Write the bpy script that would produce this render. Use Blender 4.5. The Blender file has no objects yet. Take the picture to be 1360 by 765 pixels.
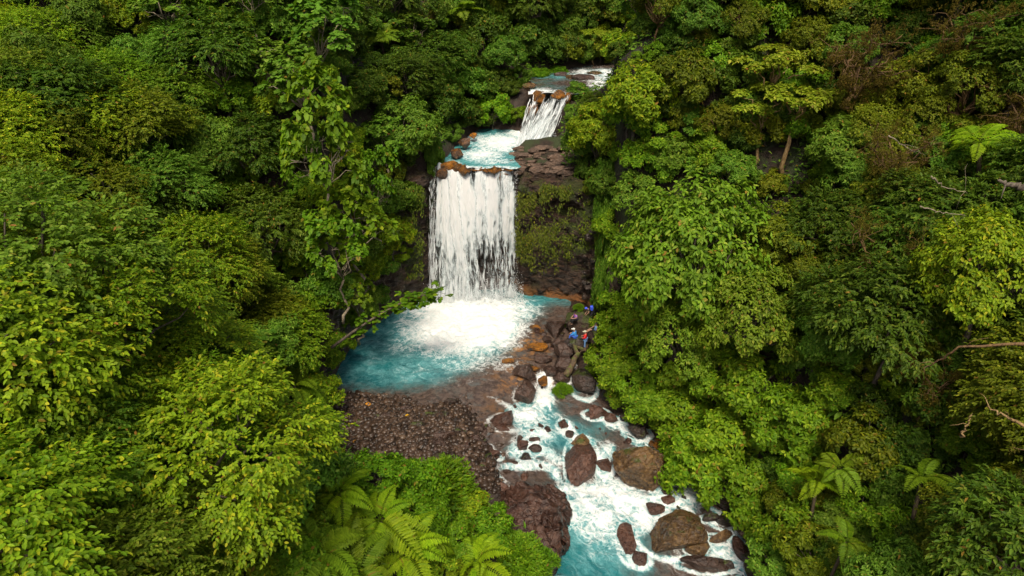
import bpy, math, random
import numpy as np
from mathutils import Vector

rng = np.random.default_rng(7)
random.seed(7)
R = math.radians
scene = bpy.context.scene
COL = scene.collection

# ------------------------------------------------------------------ camera
PITCH = R(27.0); CAMH = 32.5; FPX = 907.0; W0, H0 = 1360.0, 765.0
cam_data = bpy.data.cameras.new("camera")
cam_data.sensor_width = 36.0
cam_data.lens = 36.0 * FPX / W0
cam_data.clip_start = 0.5
cam_data.clip_end = 600.0
cam = bpy.data.objects.new("camera", cam_data)
cam.location = (0, 0, CAMH)
cam.rotation_euler = (R(90) - PITCH, 0, 0)
COL.objects.link(cam)
scene.camera = cam

# ------------------------------------------------------------------ sky, sun, exposure
SUN_EL, SUN_AZ = 58.0, 185.0       # azimuth: compass degrees, 0 = +Y (away from the camera), clockwise
world = bpy.data.worlds.new("World"); scene.world = world
world.use_nodes = True
wn = world.node_tree.nodes; wl = world.node_tree.links
wn.clear()
sky = wn.new("ShaderNodeTexSky"); sky.sky_type = 'NISHITA'; sky.sun_disc = False
sky.sun_elevation = R(SUN_EL); sky.sun_rotation = R(SUN_AZ)
sky.air_density = 0.7; sky.dust_density = 6.0; sky.ozone_density = 0.3
bgn = wn.new("ShaderNodeBackground"); bgn.inputs[1].default_value = 0.062
wo = wn.new("ShaderNodeOutputWorld")
wl.new(sky.outputs[0], bgn.inputs[0]); wl.new(bgn.outputs[0], wo.inputs[0])
sun_data = bpy.data.lights.new("sun", 'SUN'); sun_data.energy = 1.5; sun_data.angle = R(16); sun_data.color = (1.0, 0.90, 0.72)
sun = bpy.data.objects.new("sun", sun_data)
_sd = Vector((math.sin(R(SUN_AZ)) * math.cos(R(SUN_EL)), math.cos(R(SUN_AZ)) * math.cos(R(SUN_EL)), math.sin(R(SUN_EL))))
sun.rotation_euler = _sd.to_track_quat('Z', 'Y').to_euler()
sun.location = (0, 0, 80)
COL.objects.link(sun)
scene.view_settings.view_transform = 'Standard'
scene.view_settings.look = 'None'
scene.view_settings.exposure = 1.2
scene.view_settings.gamma = 1.0
scene.view_settings.use_curve_mapping = False
scene.render.engine = 'CYCLES'
scene.cycles.max_bounces = 6
scene.cycles.diffuse_bounces = 3
scene.cycles.glossy_bounces = 2
scene.cycles.transmission_bounces = 3
scene.cycles.transparent_max_bounces = 10
scene.cycles.caustics_reflective = False
scene.cycles.caustics_refractive = False
scene.cycles.use_denoising = True
scene.cycles.denoising_input_passes = 'RGB_ALBEDO_NORMAL'

# ------------------------------------------------------------------ numeric helpers
CP, SP = math.cos(PITCH), math.sin(PITCH)

def ray(px, py):
    r = (px - W0 / 2) / FPX; d = (py - H0 / 2) / FPX
    return np.array([r, CP - SP * d, -SP - CP * d])

def P(px, py, z=0.0):
    v = ray(px, py); t = (z - CAMH) / v[2]
    return np.array([v[0] * t, v[1] * t, z])

def PY(px, py, y):
    v = ray(px, py); t = y / v[1]
    return np.array([v[0] * t, y, CAMH + v[2] * t])

def project(x, y, z):
    dep = y * CP - (z - CAMH) * SP
    dn = -y * SP - (z - CAMH) * CP
    dep_s = np.where(np.abs(dep) < 1e-3, 1e-3, dep)
    return W0 / 2 + FPX * x / dep_s, H0 / 2 + FPX * dn / dep_s, dep

def _h(ix, iy, iz, seed):
    n = (ix.astype(np.int64) * 374761393 + iy.astype(np.int64) * 668265263 + iz.astype(np.int64) * 2147483647 + seed * 974634777) & 0xFFFFFFFF
    n = ((n ^ (n >> 13)) * 1274126177) & 0xFFFFFFFF
    n = ((n ^ (n >> 16)) * 2246822519) & 0xFFFFFFFF
    return ((n ^ (n >> 15)) & 0xFFFFFF) / float(0xFFFFFF)

def vnoise(p, seed=0):
    p = np.asarray(p, float)
    f = np.floor(p).astype(np.int64); t = p - f
    t = t * t * t * (t * (t * 6 - 15) + 10)
    out = 0.0
    for dx in (0, 1):
        wx = t[..., 0] if dx else 1 - t[..., 0]
        for dy in (0, 1):
            wy = t[..., 1] if dy else 1 - t[..., 1]
            for dz in (0, 1):
                wz = t[..., 2] if dz else 1 - t[..., 2]
                out = out + wx * wy * wz * _h(f[..., 0] + dx, f[..., 1] + dy, f[..., 2] + dz, seed)
    return out * 2 - 1

def fbm(p, oct=4, seed=0, gain=0.5):
    p = np.asarray(p, float); a = 1.0; s = 0.0; n = 0.0
    for o in range(oct):
        s = s + a * vnoise(p * (2.03 ** o) + 17.3 * o, seed + o); n += a; a *= gain
    return s / n

def worley(p, seed=0):
    """distance to the nearest and second nearest feature points"""
    p = np.asarray(p, float); f = np.floor(p).astype(np.int64)
    d1 = np.full(p.shape[:-1], 9.0); d2 = d1.copy(); idv = np.zeros(p.shape[:-1])
    for dx in (-1, 0, 1):
        for dy in (-1, 0, 1):
            for dz in (-1, 0, 1):
                c = f + np.array([dx, dy, dz])
                hx = _h(c[..., 0], c[..., 1], c[..., 2], seed); hy = _h(c[..., 0], c[..., 1], c[..., 2], seed + 1); hz = _h(c[..., 0], c[..., 1], c[..., 2], seed + 2)
                q = c + np.stack([hx, hy, hz], -1)
                d = np.sqrt(((q - p) ** 2).sum(-1))
                nearer = d < d1
                d2 = np.where(nearer, d1, np.minimum(d2, d))
                idv = np.where(nearer, hx * 0.7 + hy * 0.3, idv)
                d1 = np.where(nearer, d, d1)
    return d1, d2, idv

def smooth(a, b, x):
    t = np.clip((x - a) / (b - a), 0, 1)
    return t * t * (3 - 2 * t)

def sdf(poly, x, y):
    """signed distance to a closed polygon, negative inside"""
    x = np.asarray(x, float); y = np.asarray(y, float)
    best = np.full(x.shape, 1e9); ins = np.zeros(x.shape, bool)
    n = len(poly)
    for i in range(n):
        ax, ay = poly[i][0], poly[i][1]; bx, by = poly[(i + 1) % n][0], poly[(i + 1) % n][1]
        ex, ey = bx - ax, by - ay; wx, wy = x - ax, y - ay
        t = np.clip((wx * ex + wy * ey) / (ex * ex + ey * ey + 1e-12), 0, 1)
        best = np.minimum(best, (wx - ex * t) ** 2 + (wy - ey * t) ** 2)
        c = (ay > y) != (by > y)
        xi = ax + (y - ay) * ex / (ey if abs(ey) > 1e-12 else 1e-12)
        ins ^= c & (x < xi)
    d = np.sqrt(best)
    return np.where(ins, -d, d)

def idw(pts, x, y, power=3.0):
    num = 0.0; den = 0.0
    for (a, b, z) in pts:
        w = 1.0 / ((x - a) ** 2 + (y - b) ** 2 + 0.3) ** (power / 2)
        num = num + w * z; den = den + w
    return num / den

# ------------------------------------------------------------------ mesh helpers
def mesh_np(name, verts, quads=None, tris=None, attrs=None, smooth_shade=True, vecs=None):
    verts = np.asarray(verts, np.float32).reshape(-1, 3)
    nq = 0 if quads is None else len(quads); nt = 0 if tris is None else len(tris)
    me = bpy.data.meshes.new(name)
    me.vertices.add(len(verts)); me.vertices.foreach_set("co", verts.ravel())
    me.loops.add(nq * 4 + nt * 3); me.polygons.add(nq + nt)
    parts = []; tot = []
    if nq: parts.append(np.asarray(quads, np.int32).ravel()); tot.append(np.full(nq, 4, np.int32))
    if nt: parts.append(np.asarray(tris, np.int32).ravel()); tot.append(np.full(nt, 3, np.int32))
    me.loops.foreach_set("vertex_index", np.concatenate(parts))
    tot = np.concatenate(tot); st = np.concatenate([[0], np.cumsum(tot)[:-1]]).astype(np.int32)
    me.polygons.foreach_set("loop_start", st)
    if smooth_shade:
        me.polygons.foreach_set("use_smooth", np.ones(nq + nt, bool))
    for k, v in (attrs or {}).items():
        a = me.attributes.new(k, 'FLOAT', 'POINT'); a.data.foreach_set("value", np.asarray(v, np.float32).ravel())
    me.update(calc_edges=True); me.validate()
    return me

def grid_faces(nx, ny, keep=None):
    i = np.arange(nx - 1)[:, None] * ny + np.arange(ny - 1)[None, :]
    q = np.stack([i, i + ny, i + ny + 1, i + 1], -1).reshape(-1, 4)
    return q if keep is None else q[keep.reshape(-1)]

def compact(verts, quads, attrs):
    used = np.unique(quads); m = np.full(len(verts), -1, np.int64); m[used] = np.arange(len(used))
    return verts[used], m[quads], {k: np.asarray(v).ravel()[used] for k, v in attrs.items()}

def tag(o, label=None, cat=None, group=None, kind=None):
    if label: o['label'] = label
    if cat: o['category'] = cat
    if group: o['group'] = group
    if kind: o['kind'] = kind
    return o

def obj(name, me, mat=None, parent=None, loc=None, rot=None, scale=None):
    o = bpy.data.objects.new(name, me); COL.objects.link(o)
    if mat is not None and me is not None and len(me.materials) == 0: me.materials.append(mat)
    if parent is not None: o.parent = parent
    if loc is not None: o.location = [float(v) for v in loc]
    if rot is not None: o.rotation_euler = [float(v) for v in rot]
    if scale is not None: o.scale = [float(v) for v in (scale if hasattr(scale, '__len__') else (scale,) * 3)]
    return o

def empty(name, loc=(0, 0, 0), rotz=0.0, scale=1.0):
    o = bpy.data.objects.new(name, None); COL.objects.link(o)
    o.empty_display_size = 0.3
    o.location = [float(v) for v in loc]; o.rotation_euler = (0, 0, float(rotz))
    o.scale = [float(v) for v in (scale if hasattr(scale, '__len__') else (scale,) * 3)]
    return o

class Geo:
    """collects tubes and boxes into one mesh"""
    def __init__(s): s.v = []; s.q = []; s.t = []; s.n = 0
    def add(s, v, q=None, t=None):
        v = np.asarray(v, float)
        s.v.append(v)
        if q is not None and len(q): s.q.append(np.asarray(q) + s.n)
        if t is not None and len(t): s.t.append(np.asarray(t) + s.n)
        s.n += len(v)
    def tube(s, path, rad, k=6):
        path = np.asarray(path, float); n = len(path); rad = np.broadcast_to(np.asarray(rad, float), (n,))
        tg = np.gradient(path, axis=0); tg /= np.linalg.norm(tg, axis=1)[:, None] + 1e-9
        ref = np.array([0.31, 0.17, 0.94]) if abs(tg[:, 2]).mean() < 0.8 else np.array([0.9, 0.3, 0.1])
        a = np.cross(tg, ref); a /= np.linalg.norm(a, axis=1)[:, None] + 1e-9
        b = np.cross(tg, a)
        th = np.arange(k) * 2 * math.pi / k
        v = path[:, None, :] + rad[:, None, None] * (np.cos(th)[None, :, None] * a[:, None, :] + np.sin(th)[None, :, None] * b[:, None, :])
        i = np.arange(n - 1)[:, None] * k; j = np.arange(k)[None, :]; j2 = (j + 1) % k
        q = np.stack([i + j, i + j2, i + k + j2, i + k + j], -1).reshape(-1, 4)
        t = [[0, m + 1, m] for m in range(1, k - 1)] + [[(n - 1) * k, (n - 1) * k + m, (n - 1) * k + m + 1] for m in range(1, k - 1)]
        s.add(v.reshape(-1, 3), q, t)
    def mesh(s, name, smooth_shade=True, attrs=None):
        return mesh_np(name, np.concatenate(s.v), np.concatenate(s.q) if s.q else None, np.concatenate(s.t) if s.t else None, attrs, smooth_shade)

# ------------------------------------------------------------------ materials
class NT:
    def __init__(s, name):
        s.m = bpy.data.materials.new(name); s.m.use_nodes = True
        s.t = s.m.node_tree; s.t.nodes.clear()
        s.out = s.t.nodes.new("ShaderNodeOutputMaterial")
    def n(s, typ, **kw):
        nd = s.t.nodes.new(typ)
        for k, v in kw.items():
            if isinstance(k, str) and hasattr(nd, k): setattr(nd, k, v)
        return nd
    def link(s, a, b): s.t.links.new(a, b)
    def val(s, x, inp):
        if hasattr(x, 'is_linked') or isinstance(x, bpy.types.NodeSocket): s.link(x, inp)
        else: inp.default_value = x
    def attr(s, name):
        a = s.n("ShaderNodeAttribute"); a.attribute_name = name; return a.outputs['Fac']
    def pos(s): return s.n("ShaderNodeNewGeometry").outputs['Position']
    def objco(s): return s.n("ShaderNodeTexCoord").outputs['Object']
    def noise(s, vec, scale, detail=4, rough=0.55, dist=0.0):
        nd = s.n("ShaderNodeTexNoise"); nd.inputs['Scale'].default_value = scale; nd.inputs['Detail'].default_value = detail
        nd.inputs['Roughness'].default_value = rough; nd.inputs['Distortion'].default_value = dist
        s.link(vec, nd.inputs['Vector']); return nd.outputs['Fac']
    def voro(s, vec, scale, feature='DISTANCE_TO_EDGE'):
        nd = s.n("ShaderNodeTexVoronoi"); nd.feature = feature; nd.inputs['Scale'].default_value = scale
        s.link(vec, nd.inputs['Vector']); return nd.outputs['Distance']
    def math(s, op, a, b=0.0, clamp=False):
        nd = s.n("ShaderNodeMath"); nd.operation = op; nd.use_clamp = clamp
        s.val(a, nd.inputs[0]); s.val(b, nd.inputs[1]); return nd.outputs[0]
    def ramp(s, fac, a, b, lo=0.0, hi=1.0, mode='SMOOTHSTEP'):
        nd = s.n("ShaderNodeMapRange"); nd.interpolation_type = mode
        s.val(fac, nd.inputs['Value']); nd.inputs['From Min'].default_value = a; nd.inputs['From Max'].default_value = b
        nd.inputs['To Min'].default_value = lo; nd.inputs['To Max'].default_value = hi; return nd.outputs[0]
    def mix(s, fac, a, b, blend='MIX'):
        nd = s.n("ShaderNodeMix"); nd.data_type = 'RGBA'; nd.blend_type = blend
        s.val(fac, nd.inputs[0])
        for x, i in ((a, 6), (b, 7)):
            if isinstance(x, tuple): nd.inputs[i].default_value = (x[0], x[1], x[2], 1)
            else: s.link(x, nd.inputs[i])
        return nd.outputs[2]
    def mapv(s, vec, scale=(1, 1, 1), loc=(0, 0, 0), rot=(0, 0, 0)):
        nd = s.n("ShaderNodeMapping"); nd.inputs['Scale'].default_value = scale; nd.inputs['Location'].default_value = loc; nd.inputs['Rotation'].default_value = rot
        s.link(vec, nd.inputs['Vector']); return nd.outputs[0]
    def bump(s, h, strength=0.5, dist=0.1):
        nd = s.n("ShaderNodeBump"); nd.inputs['Strength'].default_value = strength; nd.inputs['Distance'].default_value = dist
        s.link(h, nd.inputs['Height']); return nd.outputs[0]
    def bsdf(s, color, rough=0.6, normal=None, spec=0.5, **kw):
        nd = s.n("ShaderNodeBsdfPrincipled")
        if isinstance(color, tuple): nd.inputs['Base Color'].default_value = (color[0], color[1], color[2], 1)
        else: s.link(color, nd.inputs['Base Color'])
        s.val(rough, nd.inputs['Roughness']); nd.inputs['Specular IOR Level'].default_value = spec
        if normal is not None: s.link(normal, nd.inputs['Normal'])
        return nd.outputs[0]
    def done(s, sh):
        s.link(sh, s.out.inputs['Surface']); return s.m
    def rnd(s): return s.n("ShaderNodeObjectInfo").outputs['Random']
    def up(s):
        g = s.n("ShaderNodeNewGeometry"); x = s.n("ShaderNodeSeparateXYZ"); s.link(g.outputs['Normal'], x.inputs[0]); return x.outputs['Z']
    def posz(s):
        x = s.n("ShaderNodeSeparateXYZ"); s.link(s.pos(), x.inputs[0]); return x.outputs['Z']

def mat_leaf(name, c1, c2, c3=None, transl=0.32, rough=0.42, yellow=0.022):
    """leaf: colour varies from leaf to leaf (attribute rnd) and from plant to plant; light passes through the blade"""
    n = NT(name); r = n.attr('rnd')
    col = n.mix(r, c1, c2)
    if c3 is not None:
        col = n.mix(n.ramp(n.attr('rnd2'), 0.86, 0.98), col, c3)
    if yellow > 0:
        col = n.mix(n.ramp(n.attr('rnd2'), 0.0, yellow, 1.0, 0.0, 'LINEAR'), col, (0.30, 0.17, 0.03))
    hsv = n.n("ShaderNodeHueSaturation"); hsv.inputs['Saturation'].default_value = 1.0; n.link(col, hsv.inputs['Color'])
    n.link(n.ramp(n.rnd(), 0, 1, 0.484, 0.508, 'LINEAR'), hsv.inputs['Hue'])
    v = n.math('MULTIPLY', n.ramp(n.attr('rnd3'), 0, 1, 0.68, 1.3, 'LINEAR'), n.ramp(n.math('FRACT', n.math('MULTIPLY', n.rnd(), 7.31)), 0, 1, 0.8, 1.2, 'LINEAR'))
    n.link(v, hsv.inputs['Value'])
    b = n.bsdf(hsv.outputs[0], rough, spec=0.14)
    tr = n.n("ShaderNodeBsdfTranslucent")
    tc = n.mix(1.0, hsv.outputs[0], (1.0, 1.0, 0.45), 'MULTIPLY'); n.link(tc, tr.inputs['Color'])
    ms = n.n("ShaderNodeMixShader"); ms.inputs[0].default_value = transl
    n.link(b, ms.inputs[1]); n.link(tr.outputs[0], ms.inputs[2])
    return n.done(ms.outputs[0])

def mat_bark(name, c1, c2, scale=3.0):
    n = NT(name); co = n.objco(); f = n.noise(n.mapv(co, (1, 1, 0.35)), scale * 3, 5)
    col = n.mix(n.ramp(f, 0.35, 0.65), c1, c2)
    return n.done(n.bsdf(col, 0.8, n.bump(f, 0.5, 0.05)))

def mat_rock(name, c1, c2, c3, rough=0.38, moss=0.0, orange=0.0, scale=1.0, wetline=None):
    n = NT(name); p = n.pos()
    f1 = n.noise(p, 0.9 * scale, 6, 0.6, 0.6); f2 = n.noise(p, 4.5 * scale, 6, 0.65); f3 = n.noise(p, 16 * scale, 4, 0.6)
    col = n.mix(n.ramp(f1, 0.38, 0.62), c1, c2)
    col = n.mix(n.ramp(f2, 0.48, 0.72), col, c3)
    crack = n.ramp(n.voro(n.mapv(p, (1, 1, 1.6)), 1.6 * scale), 0.0, 0.06)
    rr = n.ramp(n.rnd(), 0, 1, 0.55, 0.95, 'LINEAR')
    if orange > 0:
        fo = n.noise(p, 1.7 * scale, 5, 0.6, 0.8)
        col = n.mix(n.math('MULTIPLY', n.ramp(fo, 0.62 - 0.25 * orange, 0.75 - 0.2 * orange), min(1.0, orange * 1.2)), col, (0.42, 0.17, 0.035))
    if moss > 0:
        fm = n.math('ADD', n.math('MULTIPLY', n.up(), 0.35), n.math('MULTIPLY', n.noise(p, 1.3 * scale, 6, 0.65), 1.0))
        col = n.mix(n.math('MULTIPLY', n.ramp(fm, 0.86 - 0.22 * moss, 0.98 - 0.2 * moss), 0.9), col, (0.065, 0.085, 0.018))
    hs = n.n("ShaderNodeHueSaturation"); hs.inputs['Saturation'].default_value = 1.1; n.link(col, hs.inputs['Color']); n.link(rr, hs.inputs['Value'])
    h = n.math('ADD', n.math('MULTIPLY', f2, 0.6), n.math('ADD', n.math('MULTIPLY', f3, 0.3), n.math('MULTIPLY', crack, 0.25)))
    r = n.ramp(f2, 0.3, 0.7, rough - 0.14, rough + 0.2)
    return n.done(n.bsdf(hs.outputs[0], r, n.bump(h, 0.8, 0.2), 0.5))
# ------------------------------------------------------------------ the plan of the gorge (metres; the picture's landmarks give the shape)
def pts(lst): return [tuple(P(a, b, z)) for (a, b, z) in lst]
LOW = pts([(478, 440, 0), (500, 424, 0), (540, 404, 0), (575, 394, 0), (600, 385, 0), (680, 383, 0), (692, 389, 0), (755, 396, 0), (790, 412, 0.2),
           (805, 440, 0.4), (808, 480, 0.3), (800, 520, -.3), (850, 558, -1), (900, 592, -1.5), (935, 640, -2), (988, 695, -2.2), (1015, 765, -2.4)]) \
    + [(13.5, 24, 0), (10.5, 16, 0), (9, 6, 0), (7, -6, 0), (0.5, -6, 0), (1.5, 6, 0), (2.6, 16, 0), (2.6, 24, 0)] \
    + pts([(728, 765, -2), (690, 720, -1.2), (648, 676, -.8), (638, 648, -.3), (560, 640, .2), (480, 622, .3), (445, 580, .4), (442, 530, .3), (449, 490, 0), (462, 458, 0)])
LEVEL = pts([(470, 470, 0), (560, 420, 0), (680, 420, 0), (560, 520, 0), (640, 500, 0), (700, 440, 0), (770, 420, 0), (480, 580, 0), (600, 600, -.03), (690, 490, -.05), (725, 500, -.2),
             (725, 530, -.95), (700, 560, -1.0), (740, 575, -1.05), (660, 570, -.35), (640, 620, -.55), (680, 640, -.95), (780, 560, -1.0), (830, 575, -1.15), (760, 610, -1.25), (700, 612, -1.15),
             (750, 640, -1.7), (800, 650, -2.0), (870, 600, -1.4), (900, 640, -1.8), (850, 690, -2.15), (770, 720, -2.2), (930, 690, -2.1), (980, 740, -2.3), (850, 760, -2.25)]) \
    + [(6, 20, -2.5), (5, 8, -3.0), (4, -5, -3.4)]
UP = pts([(585, 226, 13.2), (690, 226, 13.2), (676, 212, 13.2), (690, 197, 13.2), (735, 194, 13.3), (748, 178, 13.6)]) \
    + [(8.0, 75.2, 0), (12, 79, 0), (18, 86, 0), (26, 93, 0), (38, 101, 0), (38, 108, 0), (26, 100, 0), (20, 97, 0), (15, 95, 0), (8, 90, 0), (2.5, 84, 0), (0.8, 79, 0), (-0.5, 78, 0), (-3.6, 77.5, 0)] \
    + pts([(610, 190, 13.3), (590, 212, 13.2)])
ULEVEL = [(-6, 64, 13.2), (0, 64, 13.2), (-4, 70, 13.25), (0, 70, 13.3), (3, 71.5, 13.35), (-3, 75.5, 13.3), (0, 75.5, 13.35), (1.5, 73.0, 13.4), (3.5, 73.0, 13.5),
          (2.6, 76, 17.8), (5.5, 76, 17.8), (4, 80, 17.9), (9, 83, 17.95), (10, 90, 18), (17, 90, 18.05), (26, 97, 18.2), (38, 104, 18.3)]
GRAVEL = pts([(440, 525, 0), (500, 532, 0), (560, 546, 0), (603, 540, 0), (622, 575, 0), (636, 612, 0), (650, 650, 0), (560, 655, 0), (480, 640, 0), (430, 590, 0)])
SHALLOW = pts([(440, 516, 0), (520, 522, 0), (580, 516, 0), (640, 488, 0), (672, 470, 0), (702, 430, 0), (735, 408, 0), (800, 405, 0), (810, 500, 0), (740, 510, 0), (700, 530, 0), (680, 590, 0), (650, 660, 0), (560, 660, 0), (430, 600, 0)])
CLIFF = pts([(440, 500, 0), (462, 458, 0), (482, 437, 0), (502, 422, 0), (540, 402, 0), (572, 392, 0), (590, 384, 0), (640, 381, 0), (682, 383, 0), (694, 388, 0), (725, 391, 0), (755, 395, 0), (785, 404, 0), (806, 425, 0), (818, 455, 0)])
CX = np.array([p[0] for p in CLIFF]); CY = np.array([p[1] for p in CLIFF])

def cliff_y(x):
    xs = np.concatenate([[-60, -30], CX, [14, 30, 60]]); ys = np.concatenate([[56, 54], CY, [52, 53, 56]])
    o = np.argsort(xs); return np.interp(x, xs[o], ys[o])

def wall(d, k=0.0):
    d = np.maximum(d, 0); a = 1.05 + 0.75 * k
    return np.where(d < 7, a * d, np.where(d < 17, 7 * a + (1.0 - 0.1 * k) * (d - 7), 7 * a + 10 * (1.0 - 0.1 * k) + 0.72 * (d - 17)))

TX0, TX1, TY0, TY1, TRES = -62.0, 62.0, -14.0, 150.0, 0.36
gx = np.arange(TX0, TX1, TRES); gy = np.arange(TY0, TY1, TRES)
GX, GY = np.meshgrid(gx, gy, indexing='ij')
D_LOW = sdf(LOW, GX, GY); D_UP = sdf(UP, GX, GY)
L_LOW = idw(LEVEL, GX, GY); L_UP = idw(ULEVEL, GX, GY)
S_GR = sdf(GRAVEL, GX, GY); S_SH = sdf(SHALLOW, GX, GY)
bank = np.clip(-S_GR * 0.14, -0.12, 0.55) + 0.10 * fbm(np.stack([GX, GY, GX * 0], -1) * 0.5, 3, 5)
bed_low = L_LOW - np.clip(0.25 - D_LOW * 0.35, 0.2, 1.4)
bed_low = np.where(S_SH < 1.5, np.maximum(bed_low, L_LOW - 0.16 - 0.4 * smooth(-0.5, 1.5, S_SH)), bed_low)
bed_low = np.where(S_GR < 1.0, np.maximum(bed_low, bank), bed_low)
rgt = smooth(5.2, 6.6, GX - 0.0) * smooth(46, 50, GY) * (GY < 62)
bed_low = np.where(D_LOW < 0, bed_low + rgt * 0.7, bed_low)
STEEP = np.where(GX < 0, smooth(36, 44, GY), smooth(25, 34, GY))
hill_n = fbm(np.stack([GX, GY, GX * 0 + 3.3], -1) * 0.11, 4, 11) * 2.2
zl = np.where(D_LOW < 0, bed_low, np.maximum(L_LOW, -0.4) + 0.05 + wall(D_LOW - 0.2, STEEP) + hill_n * smooth(1, 9, D_LOW))
bed_up = L_UP - np.clip(0.15 - D_UP * 0.3, 0.12, 0.9)
zu = np.where(D_UP < 0, bed_up, L_UP + 0.15 + wall(D_UP, 0.15) * 0.85 + hill_n * smooth(2, 10, D_UP))
# the flat rock shelf right of the fall
shelf = (GX > -0.2) & (GX < 9) & (GY > 59) & (GY < 70) & (D_UP > 0)
zu = np.where(shelf, np.minimum(zu, 12.7 + 0.22 * np.maximum(0, GX - 4.5) * 2 + 0.6 * np.maximum(0, GY - 66.5)), zu)
cy = cliff_y(GX)
side = np.maximum(0, -GX - 8.5) + np.maximum(0, GX - 6.5)
spread = 1.0 + 1.5 * np.minimum(side, 9); start = 0.9 - 0.55 * np.minimum(side, 9)
wgt = np.clip((GY - cy - start) / spread, 0, 1); wgt = wgt * wgt * (3 - 2 * wgt)
TZ = zl * (1 - wgt) + zu * wgt
TZ += 0.18 * fbm(np.stack([GX, GY, GX * 0], -1) * 0.9, 3, 23) * smooth(-0.3, 1.5, np.minimum(D_LOW, D_UP))
DCOR = np.minimum(D_LOW, D_UP)

def lookup(A, x, y):
    fx = np.clip((np.asarray(x, float) - TX0) / TRES, 0, len(gx) - 1.001); fy = np.clip((np.asarray(y, float) - TY0) / TRES, 0, len(gy) - 1.001)
    i = fx.astype(int); j = fy.astype(int); a = fx - i; b = fy - j
    return A[i, j] * (1 - a) * (1 - b) + A[i + 1, j] * a * (1 - b) + A[i, j + 1] * (1 - a) * b + A[i + 1, j + 1] * a * b

def terrain(x, y): return lookup(TZ, x, y)

def mat_ground():
    n = NT("forest_soil"); p = n.pos()
    f1 = n.noise(p, 0.5, 6, 0.6); f2 = n.noise(p, 3.0, 6, 0.65); f3 = n.noise(p, 14, 4)
    soil = n.mix(n.ramp(f2, 0.35, 0.65), (0.016, 0.010, 0.006), (0.036, 0.022, 0.013))
    col = n.mix(n.ramp(f1, 0.46, 0.62), soil, (0.030, 0.042, 0.012))
    wet = n.attr('river')
    bedc = n.mix(n.ramp(n.noise(p, 2.2, 6, 0.65), 0.4, 0.65), (0.022, 0.013, 0.009), (0.052, 0.032, 0.022))
    col = n.mix(wet, col, bedc)
    h = n.math('ADD', f2, n.math('MULTIPLY', f3, 0.5))
    return n.done(n.bsdf(col, n.ramp(wet, 0, 1, 0.9, 0.45), n.bump(h, 0.7, 0.25)))

terr_me = mesh_np("terrain", np.stack([GX, GY, TZ], -1), grid_faces(len(gx), len(gy)), None, {'river': smooth(0.9, -0.2, DCOR)})
ter = tag(obj("terrain", terr_me, mat_ground()), "dark forest floor of the gorge under the trees", None, None, 'structure')

# far hills that carry the forest on behind the frame
def far_hills():
    a = np.linspace(R(-75), R(75), 90); r = np.linspace(95, 420, 40)
    A, RR = np.meshgrid(a, r, indexing='ij')
    X = RR * np.sin(A); Y = 30 + RR * np.cos(A)
    Z = 14 + (RR - 95) * 0.22 + 9 * fbm(np.stack([X, Y, X * 0], -1) * 0.02, 4, 3)
    inside = (np.abs(X) < 60) & (Y < 148)
    Z = np.where(inside, Z - 25, Z)
    n = NT("far_forest"); p = n.pos()
    c = n.mix(n.ramp(n.noise(p, 0.35, 6, 0.7), 0.35, 0.65), (0.012, 0.022, 0.006), (0.05, 0.085, 0.02))
    m = n.done(n.bsdf(c, 0.9, n.bump(n.noise(p, 0.6, 6, 0.7), 1.0, 2.0)))
    tag(obj("hills", mesh_np("hills", np.stack([X, Y, Z], -1), grid_faces(90, 40)), m), "wooded hills behind the gorge", None, None, 'structure')
far_hills()

# ------------------------------------------------------------------ the cliff: a broken rock face round the head of the pool
M_CLIFF = None
def mat_cliff():
    n = NT("cliff_rock"); p = n.pos()
    f1 = n.noise(p, 0.55, 6, 0.62, 0.5); f2 = n.noise(n.mapv(p, (1, 1, 2.2)), 2.6, 7, 0.66); f3 = n.noise(p, 12, 5, 0.6)
    col = n.mix(n.ramp(f1, 0.36, 0.62), (0.018, 0.011, 0.008), (0.066, 0.037, 0.024))
    col = n.mix(n.ramp(f2, 0.5, 0.74), col, (0.100, 0.058, 0.038))
    strata = n.noise(n.mapv(p, (.35, .35, 3.2)), 1.6, 6, 0.65, 0.4); col = n.mix(n.ramp(strata, .46, .62, 0, .8), col, (0.120, 0.070, 0.046)); col = n.mix(n.ramp(strata, .42, .34, 0, .75), col, (0.010, 0.007, 0.005))
    z = n.posz()
    # mineral stain just above the water line, with its own ragged edge
    stain = n.math('MULTIPLY', n.ramp(n.math('ADD', z, n.math('MULTIPLY', n.noise(p, 1.1, 5), 1.3)), 0.95, 1.75, 1.0, 0.0), n.ramp(n.noise(p, 0.5, 3), 0.34, 0.5))
    col = n.mix(n.math('MULTIPLY', stain, 0.85), col, (0.34, 0.135, 0.035))
    moss = n.ramp(n.math('ADD', n.noise(p, 0.42, 6, 0.65), n.math('MULTIPLY', n.up(), 0.12)), 0.5, 0.62)
    col = n.mix(n.math('MULTIPLY', moss, n.attr('moss')), col, n.mix(n.ramp(f3, 0.35, 0.65), (0.028, 0.040, 0.010), (0.075, 0.095, 0.018)))
    h = n.math('ADD', n.math('ADD', f2, n.math('MULTIPLY', strata, 1.2)), n.math('MULTIPLY', f3, 0.4))
    return n.done(n.bsdf(col, n.ramp(f2, 0.3, 0.7, 0.3, 0.65), n.bump(h, 1.0, 0.45)))

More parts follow.
